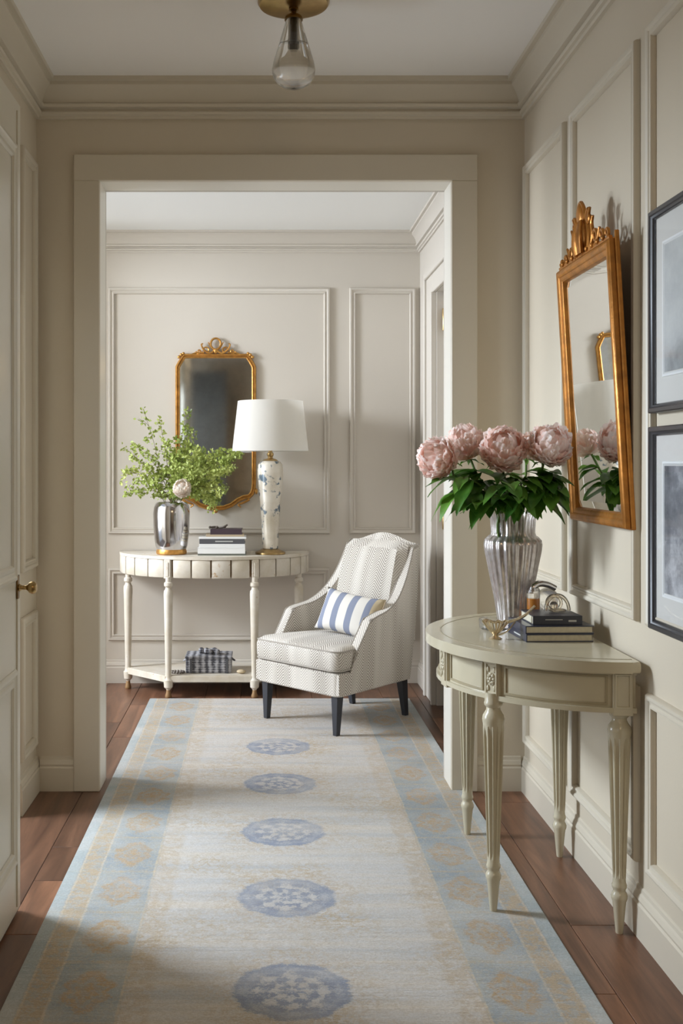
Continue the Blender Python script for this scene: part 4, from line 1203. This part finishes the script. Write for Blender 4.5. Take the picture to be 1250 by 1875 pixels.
def block(t, rosette, name='corner_block', d=0.040):
    x, y = TX-(TA-d)*math.sin(t), TY+(TB-d)*math.cos(t)
    nrm = Vector((-math.sin(t)/TA, math.cos(t)/TB)).normalized(); ang = math.atan2(nrm.y, nrm.x)+PI/2
    M_ = Matrix.Translation((x, y, 0)) @ Matrix.Rotation(ang, 4, 'Z')
    bm = bmesh.new(); box(bm, -0.027, 0.027, -0.006, 0.05, 0.612, 0.734, 0.002)
    frame_rings(bm, (0, -0.006, 0), (1, 0, 0), (0, 0, 1), (0, -1, 0), -0.022, 0.022, 0.632, 0.728, [(0, 0), (0.001, 0.0035), (0.005, 0.0035), (0.007, 0.0)])
    bmesh.ops.transform(bm, matrix=M_, verts=bm.verts); b = finish(name, bm, TABLEP, dt)
    if rosette:
        bm = bmesh.new(); zc = 0.680
        sphere(bm, (0, -0.009, zc), 0.0055, 1, 0.9, 1)
        for k in range(8):
            a = 2*PI*k/8; r = 0.011
            sphere(bm, (r*0.85*math.cos(a), -0.008, zc+r*1.15*math.sin(a)), 0.0052, 0.8+0.3*abs(math.cos(a)), 0.8, 0.8+0.3*abs(math.sin(a)), 8, 6)
        for sx_ in (-1, 1):
            for sz_ in (-1, 1):
                sphere(bm, (sx_*0.0115, -0.007, zc+sz_*0.027), 0.005, 0.9, 0.7, 1.8, 8, 6)
        tube(bm, [(0.0125*math.cos(2*PI*i/20), -0.0075, zc+0.0165*math.sin(2*PI*i/20)) for i in range(21)], 0.0018, 5, False)
        bmesh.ops.transform(bm, matrix=M_, verts=bm.verts); finish('carved_rosette', bm, TABLEP, b, True)
block(blocks[0], True); block(blocks[1], False); block(blocks[2], True); block(blocks[3], True)
FL = 12
def flute(r, z, a):
    if 0.155 < z < 0.545:
        e = min(1, (z-0.155)/0.02, (0.545-z)/0.02)
        c = abs(math.cos(a*FL/2))
        return r*(1-0.20*e*(1 if c > 0.45 else c/0.45*0.6)+0.02)
    return r
for i, (x, y) in enumerate(AL):
    z0 = RZ if i in (0, 2) else 0.0
    bm = bmesh.new()
    pr = [(0.0095, 0), (0.0105, 0.004), (0.0185, 0.088), (0.0215, 0.096), (0.0225, 0.104), (0.0200, 0.112), (0.0170, 0.116), (0.0170, 0.122), (0.0200, 0.128), (0.0205, 0.134), (0.0180, 0.140)]
    pr += [(0.0172+0.0128*f/10, 0.150+0.398*f/10+(0.0)) for f in range(0, 11)]
    pr += [(0.0310, 0.553), (0.0320, 0.562), (0.0300, 0.574), (0.0240, 0.583), (0.0205, 0.590), (0.0200, 0.597), (0.0260, 0.603), (0.0270, 0.610), (0.0240, 0.616), (0.0240, 0.640)]
    # add rings at flute ends
    pr = sorted(pr+[(0.0172+0.0128*(0.1558-0.15)/0.398, 0.1558), (0.0172+0.0128*(0.172-0.15)/0.398, 0.172), (0.0172+0.0128*(0.53-0.15)/0.398, 0.53), (0.0172+0.0128*(0.544-0.15)/0.398, 0.5442)], key=lambda q: q[1])
    pr = [(r, z0+z*(0.640-z0)/0.640) for r, z in pr]
    lathe(bm, pr, 72, x, y, True, flute)
    finish('leg', bm, TABLEP, dt, True)

# fluted mercury-glass vase
MX, MY = 0.822, 3.585
mv = thing('fluted_vase', 'fluted silvery glass vase with a narrow neck on the half-round table', 'vase', (MX, MY, TH))
def vfl(r, z, a):
    e = min(1, max(0, (z-0.02)/0.03), max(0, (0.375-z)/0.02))
    return r*(1-0.055*e*(0.5-0.5*math.cos(a*22)))
vp = [(0.050, 0.0), (0.052, 0.004), (0.050, 0.012), (0.051, 0.03), (0.060, 0.09), (0.072, 0.15), (0.084, 0.21), (0.092, 0.25), (0.0945, 0.272), (0.092, 0.287), (0.083, 0.297), (0.074, 0.303), (0.0715, 0.312), (0.072, 0.33), (0.074, 0.352), (0.077, 0.370), (0.078, 0.376),
      (0.075, 0.376), (0.071, 0.352), (0.069, 0.33), (0.0685, 0.312), (0.071, 0.303), (0.080, 0.294), (0.089, 0.285), (0.091, 0.272), (0.0885, 0.25), (0.081, 0.21), (0.069, 0.15), (0.057, 0.09), (0.046, 0.03), (0.03, 0.022)]
latheo('body', vp, MERC, mv, 176, fn=vfl)

# peonies
PL = 'pale pink peony'
peo = [((800, 838, 3.46), 0.065, (-0.8, -0.5, 0.15), 'lowest and leftmost pink peony of the bouquet, facing left', 11),
       ((851, 812, 3.55), 0.063, (-0.35, -0.2, 0.9), 'pink peony behind the leftmost one, second from the left', 12),
       ((921, 822, 3.44), 0.072, (0.0, -0.75, 0.65), 'large pale pink peony in the middle of the bouquet', 13),
       ((1007, 816, 3.40), 0.067, (0.15, -0.6, 0.75), 'rightmost pink peony of the bouquet, next to the tilted mirror', 14),
       ((966, 818, 3.72), 0.050, (0.2, 0.3, 0.9), 'half-hidden pink peony behind the middle and right ones', 15)]
lrng = random.Random(9)
mouth = Vector((MX, MY, TH+0.376))
for (pp, R, ax_, lab, sd) in peo:
    c = Vector(P(*pp)); pt = thing('peony', lab, 'flower')
    a = Vector(ax_).normalized()
    foot = Vector((MX+lrng.uniform(-0.03, 0.03), MY+lrng.uniform(-0.03, 0.03), TH+0.06))
    entry = mouth+Vector(((c.x-MX)*0.22, (c.y-MY)*0.22-0.02, 0))
    path = smoothpath([foot, entry-Vector((0, 0, 0.06)), entry+Vector((0, 0, 0.02)), (entry+c)/2+Vector(((c.x-MX)*0.1, 0, 0.0)), c-a*R*0.85], 6)
    bm = bmesh.new(); tube(bm, path, 0.0042, 8); stem = finish('stem', bm, STEM, pt, True)
    bloom(pt, c, a, R, (PETAL, PETAL2), sd)
    # calyx leaves
    for k in range(3):
        t = 2*PI*k/3+sd
        side_ = Vector((math.cos(t), math.sin(t), 0)); base_ = c-a*R*0.9
        lf = peony_leaf(pt, base_, side_*0.8-Vector((0, 0, 0.2)), (0, 0, 1), 0.05, 0.008, 0.3, sd+k)
    out = (c-mouth); out.z = 0
    out = out.normalized() if out.length > 0.01 else Vector((0, -1, 0))
    for k in range(15):
        i = 13+lrng.randrange(0, 8); b0 = path[min(i, len(path)-1)]
        aa = math.atan2(out.y, out.x)+lrng.gauss(0, 1.0)
        d = Vector((math.cos(aa), math.sin(aa)*0.9, lrng.uniform(-0.30, 0.40)))
        L = lrng.uniform(0.09, 0.135)
        tipx = b0.x+d.x*L
        if tipx > 0.985: d.x *= 0.15; L *= 0.85
        peony_leaf(pt, b0, d, (0, 0, 1), L, L*lrng.uniform(0.19, 0.26), lrng.uniform(0.35, 1.0), lrng.randrange(99))
# foliage stems filling the skirt of the bouquet
for s_i, (px_, py_, Y_) in enumerate([(838, 905, 3.45), (868, 930, 3.42), (905, 915, 3.38), (950, 920, 3.38), (990, 905, 3.40), (1020, 905, 3.42), (875, 885, 3.5), (1000, 880, 3.45), (850, 880, 3.42), (930, 895, 3.36), (960, 880, 3.42)]):
    tp = Vector(P(px_, py_, Y_)); tp.x = min(tp.x, 0.93)
    ft_ = thing('peony_foliage', 'dark green peony foliage stem spilling over the rim of the fluted vase', 'leaves', group='leafy stems in the fluted vase')
    e = mouth+Vector(((tp.x-MX)*0.3, (tp.y-MY)*0.3, -0.005))
    bm = bmesh.new(); path = smoothpath([(MX+0.2*(tp.x-MX), MY, TH+0.12), tuple(e), tuple(e.lerp(tp, 0.5)+Vector((0, 0, 0.035))), tuple(tp+Vector((0, 0, 0.01)))], 5); tube(bm, path, 0.0028, 6)
    finish('stem', bm, STEM, ft_, True)
    od = (tp-mouth); od.z = 0; a0 = math.atan2(od.y, od.x)
    for k in range(7):
        b0 = path[lrng.randrange(8, len(path))]; aa = a0+lrng.gauss(0, 0.75)
        d = Vector((math.cos(aa), math.sin(aa), lrng.uniform(-0.5, 0.3))); L = lrng.uniform(0.085, 0.13)
        if b0.x+d.x*L > 0.985: d.x = 0.05; L *= 0.8
        peony_leaf(ft_, b0, d, (0, 0, 1), L, L*lrng.uniform(0.2, 0.28), lrng.uniform(0.4, 1.1), lrng.randrange(99))

# ------------------------------------------------------------------ books and ornaments on the demilune table
# spine on local -x side here: use rotation so the spine faces the camera-left
def book2(label, x, y, z, w, d, h, rz, cover, letter=False, lsp=False):
    b = thing('book', label, 'book', (x, y, z), (0, 0, rz)); t = min(0.003, h*0.15)
    bm = bmesh.new()
    box(bm, -w/2, w/2, -d/2, d/2, 0, t, 0.0005); box(bm, -w/2, w/2, -d/2, d/2, h-t, h, 0.0005)
    if lsp: box(bm, -w/2, w/2, -d/2, -d/2+t, t*0.5, h-t*0.5, 0.0005)
    else: box(bm, -w/2, -w/2+t, -d/2, d/2, t*0.5, h-t*0.5, 0.0005)
    cv = finish('cover', bm, cover, b)
    boxo('pages', PAPER, b, -w/2+t, w/2-0.004, -d/2+0.004, d/2-0.004, t, h-t)
    if letter:
        if lsp:
            boxo('lettering', LETTER, cv, -w*0.25, w*0.10, -d/2-0.0006, -d/2+0.0004, h*0.55, h*0.62)
            boxo('lettering', LETTER, cv, w*0.22, w*0.38, -d/2-0.0006, -d/2+0.0004, h*0.35, h*0.55)
        else:
            boxo('lettering', LETTER, cv, -w/2-0.0006, -w/2+0.0004, -d*0.2, d*0.15, h*0.40, h*0.58)
# near front corner of the lowest book: px (958,1172) ; right end px (1095,1168)
book2('dark navy book at the bottom of the stack on the half-round table', 0.890, 3.385, TH, 0.205, 0.200, 0.024, 0.05, NAVY, True)
book2('navy book in the middle of the stack on the half-round table', 0.892, 3.388, TH+0.024, 0.208, 0.196, 0.024, 0.04, NAVY)
book2('small black hardback on top of the stack on the half-round table', 0.892, 3.380, TH+0.048, 0.150, 0.150, 0.028, 0.02, DKCOVER, True, True)
book2('dark blue book lying behind the fluted vase on the half-round table', 0.905, 3.745, TH, 0.17, 0.15, 0.046, 0.0, NAVY)
# glass knot ornament on the books
go = thing('glass_ornament', 'pale gold glass ring ornament on top of the book stack', 'ornament', (0.915, 3.39, TH+0.0765))
bm = bmesh.new()
pts = [(0.036*math.cos(PI*i/20*1.0), 0.0, 0.004+0.048*math.sin(PI*i/20)) for i in range(21)]
tube(bm, pts, 0.006, 10)
tube(bm, [(-0.012+0.022*math.cos(2*PI*i/24), -0.008, 0.030+0.022*math.sin(2*PI*i/24)) for i in range(25)], 0.0055, 8, False)
finish('ring', bm, PGLASS, go, True)
bm = bmesh.new(); sphere(bm, (0, 0.0, 0.006), 0.030, 1, 0.7, 0.20); sphere(bm, (-0.012, -0.006, 0.020), 0.014); finish('foot', bm, PGLASS, go, True)
gc = thing('glass_cloche', 'clear round glass paperweight beside the book stack', 'ornament', (0.925, 3.545, TH))
bm = bmesh.new(); lathe(bm, [(0.03, 0), (0.032, 0.004), (0.02, 0.012), (0.012, 0.03), (0.02, 0.066)], 24); sphere(bm, (0, 0, 0.098), 0.036, 1, 1, 1, 24, 16); finish('globe', bm, CRYSTAL, gc, True)
# tumbler / decanter with amber liquid and silver top
dc = thing('perfume_flask', 'slim glass flask with amber liquid and a silver top beside the stacked books', 'bottle', (0.872, 3.515, TH))
latheo('glass_body', [(0.014, 0.0), (0.018, 0.003), (0.020, 0.03), (0.0215, 0.125), (0.020, 0.134), (0.016, 0.138), (0.014, 0.137), (0.0175, 0.130), (0.0185, 0.12)], CRYSTAL, dc, 24)
latheo('liquid', [(0.0155, 0.006), (0.0182, 0.03), (0.0188, 0.104), (0.005, 0.1045)], AMBER, dc, 24)
bm = bmesh.new(); tube(bm, smoothpath([(0, 0, 0.126), (0.0, 0, 0.140), (0.020, 0.004, 0.150), (0.048, 0.01, 0.146), (0.074, 0.015, 0.134)], 5), lambda f: 0.0125-0.003*f, 12)
finish('silver_top', bm, SILVER, dc, True)
# crystal dish
cd = thing('crystal_dish', 'low cut-crystal dish left of the fluted vase', 'dish', (0.757, 3.545, TH))
latheo('bowl', [(0.046, 0), (0.052, 0.004), (0.054, 0.03), (0.0535, 0.034), (0.050, 0.033), (0.049, 0.008), (0.02, 0.006)], CRYSTAL, cd, 64, fn=lambda r, z, a: r*(1-0.03*(0.5-0.5*math.cos(a*24)) if 0.003 < z < 0.031 else 1))
# gold wire stand with curved glass handle
ws = thing('shell_scoop', 'gold-footed glass shell scoop with a long curved handle at the table front', 'ornament', (0.713, 3.345, TH))
ws.scale = (1.2, 1.2, 1.15)
bm = bmesh.new()
shell = []
for i in range(9):
    a = -1.15+2.3*i/8
    tube(bm, smoothpath([(0, 0, 0.008), (0.020*math.sin(a), -0.010*math.cos(a), 0.028), (0.036*math.sin(a), -0.012*math.cos(a), 0.048)], 4), lambda f: 0.0022, 6)
tube(bm, [(0.036*math.sin(-1.15+2.3*i/16), -0.012*math.cos(-1.15+2.3*i/16), 0.048+0.003*math.sin(i*1.57)) for i in range(17)], 0.0028, 6)
lathe(bm, [(0.016, 0.0), (0.017, 0.002), (0.010, 0.006), (0.004, 0.012)], 20)
finish('shell_foot', bm, CHAMP, ws, True)
bm = bmesh.new(); nu = 12; rows = []
for j in range(5):
    f = j/4; rows.append([bm.verts.new(((0.006+0.028*f)*math.sin(-1.15+2.3*i/nu), -(0.003+0.007*f)*math.cos(-1.15+2.3*i/nu), 0.012+0.036*f)) for i in range(nu+1)])
for a, b in zip(rows, rows[1:]):
    for i in range(nu): bm.faces.new((a[i], a[i+1], b[i+1], b[i]))
finish('shell_bowl', bm, PGLASS, ws, 'all')
bm = bmesh.new(); tube(bm, smoothpath([(-0.028, 0, 0.050), (0.0, 0.004, 0.043), (0.035, 0.0, 0.046), (0.070, -0.01, 0.062), (0.098, -0.015, 0.090)], 6), lambda f: 0.0055-0.002*f, 10)
finish('handle', bm, CHAMP, ws, True)
bm = bmesh.new(); tube(bm, smoothpath([(0.004, 0, 0.008), (0.03, 0, 0.020), (0.052, 0.0, 0.046)], 4), 0.0022, 6)
finish('strut', bm, CHAMP, ws, True)

# ------------------------------------------------------------------ ceiling light
cl = thing('ceiling_light', 'brass ceiling light with a clear glass teardrop shade in the hall', 'light', (0.103, 3.585, HZ))
cl.scale = (1, 1, 0.9)
latheo('canopy', [(0.118, 0.0), (0.118, -0.006), (0.112, -0.016), (0.090, -0.023), (0.03, -0.026), (0.014, -0.030)], BRASS, cl, 56)
latheo('stem', [(0.014, -0.026), (0.017, -0.034), (0.009, -0.040), (0.009, -0.048), (0.012, -0.052)], DKBRASS, cl, 24)
latheo('cap', [(0.010, -0.046), (0.018, -0.050), (0.027, -0.056), (0.030, -0.064), (0.030, -0.070), (0.024, -0.070)], DKBRASS, cl, 32)
gp_ = [(0.024, -0.066), (0.028, -0.080), (0.040, -0.125), (0.055, -0.180), (0.067, -0.225), (0.0715, -0.252), (0.068, -0.275), (0.056, -0.297), (0.034, -0.313), (0.008, -0.319)]
gi = [(max(0.001, r-0.0025), z+(0.003 if i > 6 else 0)) for i, (r, z) in enumerate(gp_)]
bm = bmesh.new(); lathe(bm, gp_, 48, cap=False); lathe(bm, gi, 48, cap=False)
finish('glass_shade', bm, GLASS, cl, True)
ls = latheo('lamp_holder', [(0.0075, -0.066), (0.0078, -0.155), (0.0085, -0.160), (0.0085, -0.196), (0.007, -0.200)], simple('dark_metal', lin(70, 62, 50), 0.4, 0.6), cl, 20)
latheo('holder_disc', [(0.006, -0.162), (0.022, -0.163), (0.022, -0.167), (0.006, -0.168)], simple('disc_metal', lin(74, 70, 64), 0.4, 0.6), ls, 28)
